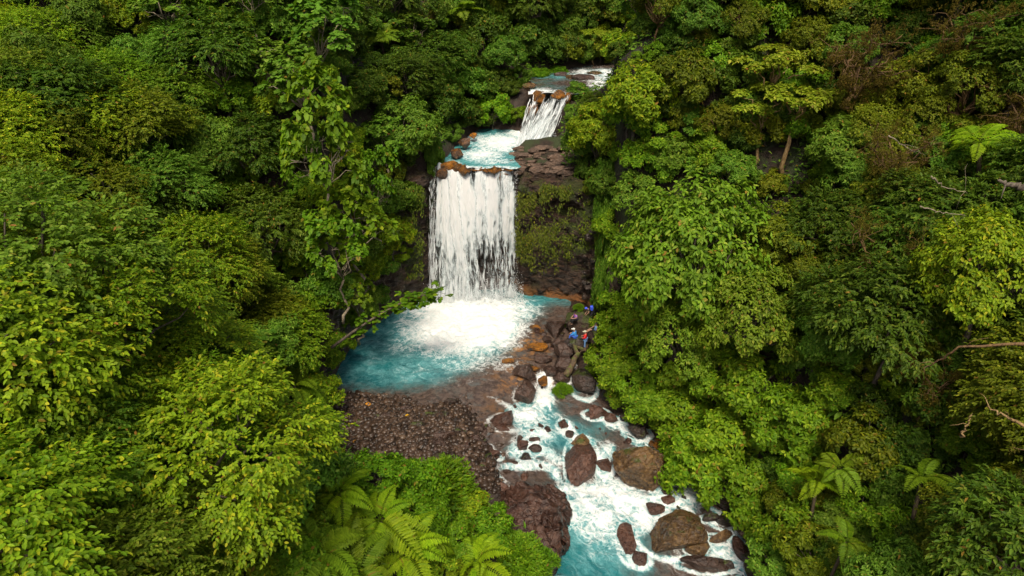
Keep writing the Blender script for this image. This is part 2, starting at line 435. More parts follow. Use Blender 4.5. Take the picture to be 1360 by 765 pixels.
def cliff():
    seg = np.sqrt(np.diff(CX) ** 2 + np.diff(CY) ** 2); s = np.concatenate([[0], np.cumsum(seg)])
    ns = int(s[-1] / 0.16); S = np.linspace(0, s[-1], ns)
    x0 = np.interp(S, s, CX); y0 = np.interp(S, s, CY)
    for _ in range(6):
        x0[1:-1] = 0.25 * x0[:-2] + 0.5 * x0[1:-1] + 0.25 * x0[2:]; y0[1:-1] = 0.25 * y0[:-2] + 0.5 * y0[1:-1] + 0.25 * y0[2:]
    tx = np.gradient(x0); ty = np.gradient(y0); ln = np.hypot(tx, ty); nx = ty / ln; ny = -tx / ln     # toward the pool
    top = np.interp(x0, [-18, -14, -11, -8.2, -7.2, 0.0, 0.7, 5.5, 7.5, 9.5, 11], [9, 11, 13.2, 13.6, 12.9, 12.9, 12.9, 12.8, 12.0, 9.5, 7.5])
    nh = 92; V = np.linspace(0, 1, nh)
    XX = np.repeat(x0[:, None], nh, 1); YY = np.repeat(y0[:, None], nh, 1); ZZ = -1.2 + V[None, :] * (top[:, None] + 1.2)
    p = np.stack([XX, YY, ZZ], -1)
    d1, d2, idv = worley(p * np.array([0.62, 0.62, 0.95]), 41)
    e1, e2, ide = worley(p * np.array([1.7, 1.7, 2.6]), 47)
    disp = 0.85 * fbm(p * 0.28, 4, 31) + 0.95 * (idv - 0.5) + 0.46 * (ide - 0.5) - 0.25 * smooth(0.09, 0.0, d2 - d1) + 0.2 * fbm(p * 2.2, 3, 37)
    lean = 0.12 * (1 - V[None, :]) * 6 * np.clip((x0[:, None] - 0.8) / 3, 0, 1)      # the right-hand block flares toward its foot
    behind = (smooth(-8.6, -7.4, x0) * smooth(1.0, 0.0, x0))[:, None]
    hollow = -1.1 * behind * np.sin(np.clip(V, 0, 1) * math.pi)[None, :]
    leftc = smooth(-7.8, -9.5, x0)[:, None] * smooth(-19, -11, x0)[:, None]
    off = disp * (0.55 + 0.45 * V[None, :]) + lean + hollow + 0.5 * leftc * np.sin(V * 3.1)[None, :]
    blk = (smooth(.6, 1.4, x0) * smooth(7.5, 6.0, x0))[:, None]
    off = off + blk * (.85 * smooth(.82, .9, V) - .35 * smooth(.60, .8, V) * smooth(.86, .8, V))[None, :]
    back = smooth(0.93, 1.0, V)[None, :] * 1.5 * (1 - .5 * blk)
    XX = XX + nx[:, None] * (off - back); YY = YY + ny[:, None] * (off - back)
    ZZ = ZZ + 0.3 * smooth(0.85, 1.0, V)[None, :] * fbm(np.stack([S, S * 0, S * 0], -1)[:, None, :] * 0.8, 3, 3)
    moss = np.clip(0.25 + 0.75 * smooth(2.2, 4.5, ZZ) * smooth(13.2, 11.5, ZZ), 0, 1) * (1 - 0.9 * behind)
    me = mesh_np("cliff", np.stack([XX, YY, ZZ], -1), grid_faces(ns, nh), None, {'moss': moss}, smooth_shade=True)
    return tag(obj("cliff", me, mat_cliff()), "dark brown mossy rock cliff behind and beside the waterfall", None, None, 'structure')
M_DUMMY = None
cliff_o = cliff()
# ------------------------------------------------------------------ rocks
_ico = {}
def ico(sub):
    if sub in _ico: return _ico[sub]
    t = (1 + 5 ** 0.5) / 2
    v = [(-1, t, 0), (1, t, 0), (-1, -t, 0), (1, -t, 0), (0, -1, t), (0, 1, t), (0, -1, -t), (0, 1, -t), (t, 0, -1), (t, 0, 1), (-t, 0, -1), (-t, 0, 1)]
    v = [np.array(p) / np.linalg.norm(p) for p in v]
    f = [(0, 11, 5), (0, 5, 1), (0, 1, 7), (0, 7, 10), (0, 10, 11), (1, 5, 9), (5, 11, 4), (11, 10, 2), (10, 7, 6), (7, 1, 8), (3, 9, 4), (3, 4, 2), (3, 2, 6), (3, 6, 8), (3, 8, 9), (4, 9, 5), (2, 4, 11), (6, 2, 10), (8, 6, 7), (9, 8, 1)]
    for _ in range(sub):
        c = {}; nf = []
        def mid(a, b):
            k = (min(a, b), max(a, b))
            if k not in c:
                m = v[a] + v[b]; v.append(m / np.linalg.norm(m)); c[k] = len(v) - 1
            return c[k]
        for (a, b, d) in f:
            x, y, z = mid(a, b), mid(b, d), mid(d, a)
            nf += [(a, x, z), (b, y, x), (d, z, y), (x, y, z)]
        f = nf
    _ico[sub] = (np.array(v), np.array(f)); return _ico[sub]

def rock_mesh(name, seed, sub=4, cuts=15, rough=0.10, size=(1, 1, 1), round_=0.35):
    r = np.random.default_rng(seed); v, f = ico(sub); v = v.copy()
    v *= 1 + 0.24 * fbm(v * 1.1 + seed, 3, seed)[:, None]
    for _ in range(cuts):
        n = r.normal(0, 1, 3); n /= np.linalg.norm(n); h = 0.50 + 0.30 * r.random()
        d = v @ n; over = np.maximum(d - h, 0); v = v - n[None, :] * (over * 0.97)[:, None]
    v *= (1 + rough * .55 * fbm(v * 3.2 + seed * 1.7, 4, seed + 3))[:, None]
    d1, d2, _ = worley(v * 2.4 + seed, seed); v *= (1 - 0.05 * smooth(0.12, 0, d2 - d1))[:, None]
    v = v * np.array(size); 
    return mesh_np(name, v, None, f)

M_BOULDER = mat_rock("river_boulder", (0.036, 0.021, 0.016), (0.082, 0.048, 0.036), (0.150, 0.098, 0.076), 0.34)
M_BOULDER_TAN = mat_rock("ochre_boulder", (0.070, 0.040, 0.020), (0.165, 0.098, 0.046), (0.300, 0.190, 0.080), 0.30, moss=0.15)
M_BOULDER_RED = mat_rock("red_boulder", (0.044, 0.020, 0.014), (0.100, 0.050, 0.035), (0.165, 0.092, 0.066), 0.32)
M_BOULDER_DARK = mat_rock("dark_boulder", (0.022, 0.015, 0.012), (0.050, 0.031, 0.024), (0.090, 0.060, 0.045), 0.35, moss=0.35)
M_BOULDER_MOSS = mat_rock("mossy_boulder", (0.040, 0.026, 0.018), (0.080, 0.050, 0.035), (0.120, 0.080, 0.055), 0.6, moss=1.0)
M_ORANGE = mat_rock("orange_rock", (0.070, 0.034, 0.018), (0.330, 0.135, 0.030), (0.560, 0.290, 0.075), 0.34, scale=2.0)
M_OUTCROP = mat_rock("outcrop_rock", (0.038, 0.019, 0.014), (0.085, 0.043, 0.031), (0.150, 0.088, 0.064), 0.34, scale=0.8)
M_SLAB = mat_rock("ledge_slab", (0.080, 0.052, 0.036), (0.170, 0.112, 0.080), (0.260, 0.185, 0.140), 0.5, scale=1.4)

def px_m(px, py, z):
    """metres per picture pixel at a point"""
    p = P(px, py, z); return (p[1] * CP - (p[2] - CAMH) * SP) / FPX

ROCKS = []
def boulder(px, py, w, h, z, label, mat=None, seed=None, sub=4, sink=0.30, tall=None, rot=None, name="boulder", cuts=15, grp="boulders in the rapids", rough=0.11):
    """a boulder whose outline is about w x h picture pixels round its landmark, standing in water or on ground of height z"""
    mp = px_m(px, py, z); rx = w * mp / 2
    c = P(px, py, z)
    dep = math.atan2(CAMH - z, c[1])
    hz = tall if tall is not None else 0.62
    rz = rx * hz
    # h pixels cover the rock's depth seen from above and its height
    ry = max(0.45 * rx, (h * mp / 2 - rz * math.cos(dep) * 0.6) / math.sin(dep))
    ry = min(ry, rx * 2.6)
    seed = seed if seed is not None else int(px * 7 + py * 13) % 9973
    me = rock_mesh(name, seed, sub, cuts, rough)
    o = obj(name, me, mat or M_BOULDER, None, (c[0], c[1], z + rz * (1 - 2 * sink) * 0.6), (0, 0, R(rot or 0)), (rx * 1.45, ry * 1.42, rz * 1.5))
    tag(o, label, "boulder", grp); ROCKS.append(o)
    return o

boulder(860, 627, 76, 62, -1.6, "largest ochre-brown boulder standing in the middle of the rapids", M_BOULDER_TAN, 12, 5, tall=.7)
boulder(893, 716, 64, 54, -2.1, "big ochre-brown boulder at the foot of the rapids below the white chute", M_BOULDER_TAN, 45, 5, tall=.75, rot=20)
boulder(775, 620, 36, 66, -1.5, "tall red-brown boulder splitting the white chute", M_BOULDER_RED, 23, 5, tall=.95, rot=-15)
boulder(771, 588, 19, 18, -1.1, "small ochre stone perched at the head of the chute-splitting boulder", M_BOULDER_TAN, None, 3)
boulder(802, 618, 19, 21, -1.6, "red stone between the two large mid-river boulders", M_BOULDER_RED, None, 4)
boulder(877, 592, 17, 15, -1.2, "bright orange stone under the overhanging bush by the rapids", M_ORANGE, None, 3, tall=.8)
boulder(866, 590, 9, 9, -1.2, "little orange stone touching the bright orange one", M_ORANGE, None, 3)
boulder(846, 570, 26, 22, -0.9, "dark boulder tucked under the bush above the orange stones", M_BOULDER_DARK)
boulder(793, 549, 26, 18, -0.9, "red-brown boulder at the bank below the log", M_BOULDER_RED)
boulder(811, 555, 17, 14, -0.9, "small dark red boulder at the bank beside the red-brown one", M_BOULDER_RED)
boulder(775, 508, 26, 32, -0.3, "dark round boulder at the forest edge below the log", M_BOULDER_DARK, None, 4, tall=.9)
boulder(697, 498, 29, 21, -0.1, "grey-brown boulder on the far lip of the outlet cascade", M_BOULDER, None, 4, tall=.7)
boulder(699, 524, 23, 29, -0.5, "upright grey-brown boulder beside the outlet cascade", M_BOULDER, None, 4, tall=1.0)
boulder(731, 493, 19, 18, -0.1, "rounded stone above the outlet cascade next to the log", M_BOULDER, None, 4)
boulder(744, 503, 17, 15, -0.2, "stone wedged between the outlet cascade and the log", M_BOULDER, None, 4)
boulder(670, 560, 29, 26, -0.5, "red-brown boulder on the edge of the shallows above the rapids", M_BOULDER_RED, None, 4)
boulder(692, 592, 15, 14, -1.0, "small red-brown stone in the white pool below the outlet", M_BOULDER_RED, None, 3)
boulder(711, 597, 16, 13, -1.1, "second small stone in the white pool, nearer the chute", M_BOULDER, None, 3)
boulder(698, 609, 15, 12, -1.1, "dark stone on the lip below the white pool", M_BOULDER_DARK, None, 3)
boulder(709, 585, 15, 11, -1.05, "half-drowned flat stone in the white pool", M_BOULDER, None, 3, sink=.45)
boulder(668, 652, 28, 19, -0.7, "red-brown boulder between the shrubs and the rock outcrop", M_BOULDER_RED, None, 4)
boulder(653, 667, 17, 17, -0.7, "dark stone at the shrub edge beside the outcrop", M_BOULDER_DARK, None, 3)
boulder(642, 649, 18, 18, -0.4, "brown stone half under the shrubs by the shallows", M_BOULDER, None, 3)
boulder(652, 638, 13, 10, -0.5, "small stone above the red-brown boulder by the shrubs", M_BOULDER, None, 3)
boulder(672, 667, 13, 12, -0.8, "small dark stone at the root of the rock outcrop", M_BOULDER_DARK, None, 3)
boulder(637, 569, 13, 11, -0.2, "lone stone in the grey shallows beside the gravel bank", M_BOULDER, None, 3)
boulder(642, 600, 20, 14, -0.4, "flat stone in the broken shallows", M_BOULDER, None, 3)
boulder(657, 602, 14, 10, -0.5, "rust-tinged stone in the broken shallows", M_BOULDER_RED, None, 3)
boulder(648, 594, 10, 9, -0.4, "smallest stone of the cluster in the broken shallows", M_BOULDER, None, 3)
boulder(869, 677, 21, 20, -2.05, "red stone in foam below the largest boulder", M_BOULDER_RED, None, 4)
boulder(889, 666, 17, 14, -2.0, "dark red stone in foam near the overhanging bush", M_BOULDER_RED, None, 3)
boulder(929, 729, 26, 22, -2.1, "brown stone beside the big boulder at the foot of the rapids", M_BOULDER_TAN, None, 4)
boulder(936, 750, 52, 26, -2.25, "low dark slab of rock at the bottom of the rapids", M_BOULDER, None, 4, tall=.4)
boulder(955, 716, 26, 13, -2.1, "tilted ochre slab below the right-bank thicket", M_BOULDER_TAN, None, 4, rot=25)
boulder(834, 722, 22, 40, -2.15, "half-drowned red rock in the foam by the lower pool", M_BOULDER_RED, None, 4, sink=.38)
boulder(849, 742, 20, 20, -2.2, "drowned red rock just below the half-drowned one", M_BOULDER_RED, None, 3, sink=.42)
boulder(985, 729, 15, 28, -2.1, "reddish rock at the foot of the right bank", M_BOULDER_RED, None, 3)
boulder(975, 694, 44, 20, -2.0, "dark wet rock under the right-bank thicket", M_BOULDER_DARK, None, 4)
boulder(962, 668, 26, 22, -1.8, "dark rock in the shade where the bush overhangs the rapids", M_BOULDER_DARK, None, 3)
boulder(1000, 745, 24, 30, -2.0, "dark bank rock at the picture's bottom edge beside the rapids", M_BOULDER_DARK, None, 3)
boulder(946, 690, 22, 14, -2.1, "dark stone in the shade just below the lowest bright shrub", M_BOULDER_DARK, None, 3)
boulder(962, 752, 22, 16, -2.3, "dark wet stone at the bottom edge in the side channel", M_BOULDER_DARK, None, 3)
boulder(992, 705, 34, 26, -1.6, "broad dark bank rock below the thicket", M_BOULDER_DARK, None, 4)
boulder(1008, 762, 36, 26, -1.6, "broad dark bank rock cut by the bottom edge", M_BOULDER_DARK, None, 4)
boulder(835, 553, 16, 14, -.8, "small dark boulder uphill of the one under the bush", M_BOULDER_DARK, None, 3)
boulder(748, 565, 12, 14, -1.05, "small red stone at the top of the side channel", M_BOULDER_RED, None, 3)
boulder(756, 577, 11, 11, -1.1, "brown pebble-sized rock above the perched ochre stone", M_BOULDER, None, 3)
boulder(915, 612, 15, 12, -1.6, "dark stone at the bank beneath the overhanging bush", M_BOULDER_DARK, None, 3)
# the rocks where the people rest
PG = "rocks around the resting people"
boulder(737, 437, 24, 25, 0.2, "pale-topped angular boulder at the pool edge nearest the people", M_BOULDER, 77, 4, tall=.8, grp=PG)
boulder(750, 470, 28, 20, 0.25, "broad brown boulder below the seated person in blue", M_BOULDER, None, 4, grp=PG)
boulder(739, 457, 13, 12, 0.2, "small round stone below the pale-topped boulder", M_BOULDER, None, 3, grp=PG)
boulder(727, 451, 11, 11, 0.1, "small stone at the water by the pale-topped boulder", M_BOULDER, None, 3, grp=PG)
boulder(747, 457, 12, 11, 0.3, "second small round stone, nearer the seated person in blue", M_BOULDER, None, 3, grp=PG)
SEAT_A = boulder(770, 428, 30, 28, 0.6, "mossy boulder with ferny tufts under the person in purple", M_BOULDER_MOSS, None, 4, tall=.75, grp=PG)
SEAT_B = boulder(766, 457, 28, 22, 0.55, "dark boulder the person in blue sits on", M_BOULDER_DARK, None, 4, tall=.7, grp=PG)
boulder(750, 487, 28, 20, 0.1, "grey boulder leaning on the log", M_BOULDER, None, 4, grp=PG)
boulder(720, 478, 18, 12, 0.0, "flat brown rock in the rusty shallows", M_BOULDER, None, 3, grp=PG)
boulder(790, 447, 24, 26, 0.9, "dark rock behind the person in red", M_BOULDER_DARK, None, 4, grp=PG)
boulder(787, 418, 22, 20, 0.8, "dark rock beneath the person in the blue helmet", M_BOULDER_DARK, None, 4, grp=PG)
boulder(715, 462, 27, 12, 0.0, "flat orange-crusted rock at the edge of the pool", M_ORANGE, None, 3, tall=.25, grp=PG)
boulder(711, 436, 13, 8, 0.0, "pinkish orange rock breaking the pool surface", M_ORANGE, None, 3, tall=.3, grp=PG)
boulder(717, 440, 10, 5, 0.0, "small orange rock behind the pinkish one in the pool", M_ORANGE, None, 3, tall=.3, grp=PG)
boulder(676, 479, 15, 8, 0.0, "low rusty rock alone in the outflow of the pool", M_ORANGE, None, 3, tall=.25, grp=PG)
boulder(722, 505, 10, 22, -.25, "rusty rock rib under the outlet cascade", M_ORANGE, None, 3, tall=.4, grp=PG)
boulder(707, 490, 22, 8, -.02, "thin orange ledge crossing the outflow", M_ORANGE, None, 3, tall=.2, grp=PG)
# stones on the gravel bank big enough to pick out
GG = "larger stones on the gravel bank"
for (px, py, w, h, lab) in [(588, 580, 24, 16, "largest dark stone on the gravel bank by the shallows"), (582, 590, 20, 14, "brown stone just below the largest on the gravel bank"),
                            (584, 607, 15, 12, "tan stone on the gravel bank's shallows side"), (578, 599, 11, 10, "small stone between the tan and brown ones on the gravel"),
                            (599, 535, 17, 9, "dark stone alone at the pool edge of the gravel"), (565, 551, 10, 9, "first of four round stones along the gravel's wet edge"),
                            (573, 552, 10, 9, "second of four round stones along the gravel's wet edge"), (582, 552, 10, 9, "third of four round stones along the gravel's wet edge"),
                            (592, 551, 11, 9, "last of four round stones along the gravel's wet edge"), (613, 633, 18, 16, "brown block at the lower tip of the gravel bank"),
                            (622, 640, 13, 12, "block touching the one at the gravel's lower tip"), (600, 622, 12, 10, "stone near the gravel's lower tip, up the bank"),
                            (500, 556, 12, 9, "grey stone near the pool corner of the gravel bank"), (511, 553, 11, 8, "stone right beside the grey one near the pool corner"),
                            (540, 545, 15, 8, "long pale stone at the water's edge of the gravel"), (556, 566, 16, 10, "flat stone in the middle of the gravel bank"),
                            (478, 560, 11, 9, "stone on the gravel's shaded forest side"), (528, 572, 10, 8, "round stone in the gravel's centre"),
                            (545, 600, 10, 9, "stone low on the gravel bank near the shrubs"), (570, 618, 11, 9, "stone beside the shrubs at the gravel's foot"),
                            (606, 560, 12, 9, "stone at the shallows edge of the gravel"), (615, 595, 13, 9, "half-wet stone off the gravel bank")]:
    zz = float(terrain(*P(px, py, 0.25)[:2]))
    boulder(px, py, w, h, zz, lab, M_BOULDER if (px + py) % 3 else M_BOULDER_DARK, None, 3, grp=GG, tall=.55, sink=.22)

# the big outcrop: three fused humps of folded lava rock
def outcrop():
    def hump(px, py, z): return P(px, py, z)
    spine = np.array([P(742, 640, -0.6), P(728, 655, -0.2), P(708, 672, 0.2), P(696, 692, 0.4), P(700, 712, 0.3), P(716, 730, 0.0), P(728, 752, -0.5)])
    rad = np.array([1.2, 1.8, 2.3, 2.5, 2.2, 1.8, 1.3])
    k = 84; nn = 120; t = np.linspace(0, len(spine) - 1, nn)
    c = np.stack([np.interp(t, np.arange(len(spine)), spine[:, i]) for i in range(3)], -1); rr = np.interp(t, np.arange(len(spine)), rad)
    for _ in range(5): c[1:-1] = (c[:-2] + 2 * c[1:-1] + c[2:]) / 4
    tg = np.gradient(c, axis=0); tg[:, 2] = 0; tg /= np.linalg.norm(tg, axis=1)[:, None]
    sd = np.stack([-tg[:, 1], tg[:, 0], tg[:, 0] * 0], -1); up = np.array([0, 0, 1.0])
    end = np.sqrt(np.clip(1 - (np.abs(np.linspace(-1, 1, nn)) ** 6), 0.02, 1))
    th = np.linspace(0, 2 * math.pi, k, endpoint=False)
    off = (np.cos(th)[None, :, None] * sd[:, None, :] + np.sin(th)[None, :, None] * up[None, None, :] * 0.95)
    v = c[:, None, :] - np.array([0, 0, 1.2]) + off * (rr * end)[:, None, None]
    d1, d2, idv = worley(v * 0.9, 5); e1, e2, ide = worley(v * 2.1, 8)
    dis = 0.42 * fbm(v * 0.7, 4, 9) + 0.85 * (idv - 0.5) * smooth(0, 0.12, d2 - d1) + 0.36 * (ide - 0.5) + 0.10 * np.abs(fbm(v * 2.5, 3, 13)) - 0.22 * smooth(0.1, 0, d2 - d1)
    v = v + off * dis[..., None] * end[:, None, None]
    i = np.arange(nn - 1)[:, None] * k; j = np.arange(k)[None, :]; j2 = (j + 1) % k
    q = np.stack([i + j, i + j2, i + k + j2, i + k + j], -1).reshape(-1, 4)
    tag(obj("rock_outcrop", mesh_np("rock_outcrop", v.reshape(-1, 3), q), M_OUTCROP), "massive red-brown folded rock outcrop between the shrubs and lower pool", "rock")
outcrop()

# ledge of broken slabs on the rock block right of the fall: pieces of the cliff
def ledge():
    r = np.random.default_rng(5)
    protos = [rock_mesh("rock_slab", 300 + i, 3, 14, 0.10) for i in range(6)]
    for m in protos: m.materials.append(M_SLAB)
    for i in range(120):
        px = r.uniform(676, 762) if i % 4 else r.uniform(674, 690); py = r.uniform(194, 256)
        u = (py - 196) / 60
        y = 69.0 - 6.6 * u + r.normal(0, .2)
        c = PY(px, py, y); z = float(terrain(c[0], y)) + r.uniform(0, .25)
        v = ray(px, py); tt = np.arange(55, 90, .1); hit = CAMH + v[2] * tt <= np.where(v[1] * tt > 62.6, np.maximum(terrain(v[0] * tt, v[1] * tt), 0), 0) + .1
        if hit.any(): t = tt[int(np.argmax(hit))]; c = v * t; y = c[1]; z = max(12.5, float(terrain(c[0], y)))
        if c[0] < 0.2 or y > 72: continue
        s = r.uniform(0.35, 1.0)
        o = obj("rock_slab", protos[i % 6], None, cliff_o, (c[0], y, z + .02), (r.normal(0, .12), r.normal(0, .12), r.normal(0.1, .35)), (s * r.uniform(.9, 1.7), s * r.uniform(.5, .9), s * r.uniform(.22, .42)))
    # broken talus of the right-hand corner
    for i in range(16):
        t = r.random(); px = 775 + 25 * t + r.normal(0, 8); py = 300 + 100 * r.random()
        c = PY(px, py, 60.2 - 2.2 * max(0, (px - 760) / 40) + r.normal(0, .25)); s = r.uniform(.18, .5)
        if px < 758 or c[0] > 8.2: continue
        q = obj("rock_slab", protos[i % 6], None, cliff_o, c, (r.normal(0, .4), r.normal(0, .4), r.random() * 6), (s * 1.2, s, s * .7)); q.material_slots[0].link = 'OBJECT'; q.material_slots[0].material = M_BOULDER_DARK
ledge()
M_RUST = mat_rock("rust_stained_rock", (0.045, 0.026, 0.018), (0.110, 0.060, 0.036), (0.240, 0.120, 0.045), 0.34, orange=0.45)
# orange, mineral-crusted rocks on the two lips
OG = "orange crusted rocks on the lips of the falls"
for (px, py, y, w, h, lab) in [(596, 220, 63.4, 26, 14, "orange rock at the forest end of the waterfall's lip"), (659, 238, 62.95, 16, 16, "ochre rock jutting through the curtain near the ledge"), (673, 231, 63.1, 14, 7, "orange rock on the lip beside the slab ledge"),
                               (617, 190, 69.0, 18, 16, "rust-stained rock on the forest side of the shelf pool"), (606, 205, 66.0, 22, 18, "brown-orange rock where the shelf pool narrows"),
                               (588, 232, 62.7, 18, 16, "rock shoulder at the forest end of the fall with water on both sides"), (628, 180, 72, 14, 10, "orange rock under the leaning shrub by the shelf pool"), (716, 130, 74.5, 26, 18, "big bright orange rock splitting the upper cascade"),
                               (740, 128, 74.6, 30, 14, "wide orange rock under the upper cascade's lip"), (728, 143, 73.9, 16, 18, "orange rock low in the fork of the upper cascade"),
                               (708, 148, 73.2, 20, 20, "brown-orange rock showing through the upper cascade's inner edge"), (722, 158, 72.6, 12, 18, "small rust rock low in the upper cascade"), (754, 131, 74.6, 16, 14, "orange rock at the thicket end of the upper cascade"), (703, 114, 77.5, 22, 9, "tan rock at the bend above the upper cascade"),
                               (687, 229, 63.3, 18, 10, "brown slab where the waterfall's lip meets the ledge"), (681, 217, 65.2, 14, 9, "brown slab at the pool edge of the ledge"), (685, 207, 67.0, 16, 9, "low brown slab between shelf pool and ledge"), (697, 198, 68.8, 18, 8, "brown slab at the ledge's back corner by the shelf pool"), (712, 195, 69.6, 18, 7, "flat brown slab under the foot of the upper cascade"), (664, 231, 63.15, 12, 8, "rust rock on the lip close to the ledge")]:
    c = PY(px, py, y); mp = (y * CP + (CAMH - c[2]) * SP) / FPX
    me = rock_mesh("lip_rock", px * 3 + py, 4, 16, 0.14)
    o = obj("lip_rock", me, M_ORANGE if px not in (703, 606, 588, 617, 687, 681, 685, 697, 712, 664, 708, 722) else (M_BOULDER_TAN if px == 703 else M_SLAB if px in (687, 681, 685, 697, 712) else M_RUST), None, (c[0], c[1], c[2]), (0, 0, (px % 7) * .3), (w * mp / 2 * 1.1, max(.35, w * mp / 2 * .8), h * mp / 2 * 1.1))
    tag(o, lab, "rock", OG)
for (px, py, w, h, lab) in [(775, 106, 24, 8, "dark flat stone in the stream above the cascade"), (760, 104, 16, 7, "tan stone in the stream above the cascade"), (790, 98, 16, 7, "grey stone farthest up the stream"), (745, 101, 20, 5, "brown mud-rimmed stone at the bend of the stream")]:
    boulder(px, py, w, h, 17.9, lab, M_BOULDER if px % 2 else M_BOULDER_TAN, None, 3, grp="stones in the upper stream", tall=.4)

# small wet stones nobody could tell apart
STONES = {}
def loose_stones():
    r = np.random.default_rng(44); ms = [rock_mesh("stone", 700 + i, 3, 12, .12) for i in range(6)]
    for i, m in enumerate(ms): m.materials.append((M_BOULDER, M_BOULDER_RED, M_BOULDER_DARK)[i % 3])
    zones = [((630, 560), (700, 640), 20, -.5), ((690, 560), (800, 620), 7, -1.15), ((860, 650), (960, 740), 12, -2.1), ((700, 430), (760, 500), 26, .05), ((600, 530), (690, 600), 12, -.1), ((790, 545), (870, 600), 8, -1.1)]
    wh = ["broken shallows below the gravel bank", "white pool and chute", "foam by the foot of the rapids", "rusty shallows beside the people's rocks", "grey shallows off the gravel bank", "side water below the log"]
    for zi, (a, b, n, z) in enumerate(zones):
        for k in range(n):
            px, py = r.uniform(a[0], b[0]), r.uniform(a[1], b[1]); c = P(px, py, z); lev = float(idw(LEVEL, np.array(c[0]), np.array(c[1]))); c = P(px, py, lev); s = .12 + .34 * r.random() ** 1.8
            if float(lookup(D_LOW, c[0], c[1])) > 0: continue
            o = obj("stone", ms[int(r.integers(0, 6))], None, None, (c[0], c[1], max(lev, float(terrain(c[0], c[1]))) + .02), (r.normal(0, .3), r.normal(0, .3), r.random() * 6), (s * r.uniform(1, 1.6), s * r.uniform(.8, 1.1), s * r.uniform(.45, .8)))
            tag(o, "", "stone", "small stones in the " + wh[zi]); STONES.setdefault(wh[zi], []).append((px, o))
loose_stones()

def lip_ridge():
    k, nn = 20, 110; t = np.linspace(0, 1, nn); x = -6.2 + 6.4 * t; y = 62.95 + .5 * smooth(.35, 0, t) + .18 * np.sin(t * 17) + .10 * np.sin(t * 41); q = np.stack([x, x * 0, x * 0], -1)
    hgt = .22 + .55 * fbm(q * 1.3, 3, 12) + .22 * fbm(q * 4, 2, 15); dep = .5 + .5 * fbm(q * 1.1, 3, 19); end = np.sqrt(np.clip(1 - np.abs(2 * t - 1) ** 5, .03, 1))
    th = np.linspace(0, 2 * math.pi, k, endpoint=False); v = np.stack([np.repeat(x[:, None], k, 1), y[:, None] + np.cos(th)[None] * (dep * end)[:, None], 13.06 + np.sin(th)[None] * (np.clip(hgt, .05, 1) * end)[:, None]], -1)
    d1, d2, idv = worley(v * 2.2, 3); v[..., 2] += .16 * (idv - .5); v[..., 1] += .2 * (idv - .5); v += .05 * fbm(v * 5, 2, 5)[..., None]
    i = np.arange(nn - 1)[:, None] * k; j = np.arange(k)[None, :]; j2 = (j + 1) % k
    tag(obj("lip_rock", mesh_np("lip_rock", v.reshape(-1, 3), np.stack([i + j, i + j2, i + k + j2, i + k + j], -1).reshape(-1, 4)), M_ORANGE), "long broken orange rock rim along the waterfall's lip", "rock", OG)
lip_ridge()

# gravel: thousands of small stones on the bank, one mass
def gravel():
    r = np.random.default_rng(9); n = 17000
    x = r.uniform(-16, 1, n * 2); y = r.uniform(34, 49, n * 2)
    s = sdf(GRAVEL, x, y); k = (s < 2.6) & (r.random(n * 2) < np.where(s < -0.2, 1, .45 * np.exp(-np.maximum(s, 0) / .9))); x, y = x[k], y[k]; n = len(x)
    v, f = ico(0); v = v[None] * (1 + 0.35 * r.normal(0, 1, (n, 12, 1)) * .6)
    sz = 0.035 + 0.24 * r.random(n) ** 3.6
    sc = np.stack([sz * r.uniform(.8, 1.5, n), sz * r.uniform(.8, 1.3, n), sz * r.uniform(.5, .9, n)], -1)
    v = v * sc[:, None, :]; a = r.random(n) * 6.28; ca, sa = np.cos(a)[:, None], np.sin(a)[:, None]
    vx = v[..., 0] * ca - v[..., 1] * sa; vy = v[..., 0] * sa + v[..., 1] * ca
    z = terrain(x, y)
    V = np.stack([vx + x[:, None], vy + y[:, None], v[..., 2] + (z + sz * 0.25)[:, None]], -1)
    T = (np.arange(n)[:, None, None] * 12 + f[None]).reshape(-1, 3)
    m = NT("gravel_stone"); rr = m.attr('rnd')
    c = m.mix(rr, (0.018, 0.011, 0.007), (0.086, 0.052, 0.033)); c = m.mix(m.ramp(rr, .9, 1.0), c, (0.12, .078, .05))
    mt = m.done(m.bsdf(c, 0.42, m.bump(m.noise(m.pos(), 20, 3), .4, .02)))
    o = obj("gravel", mesh_np("gravel", V.reshape(-1, 3), None, T, {'rnd': np.repeat(r.random(n), 12)}, True), mt)
    tag(o, "wet dark gravel covering the bank beside the pool", "gravel", None, 'stuff')
gravel()
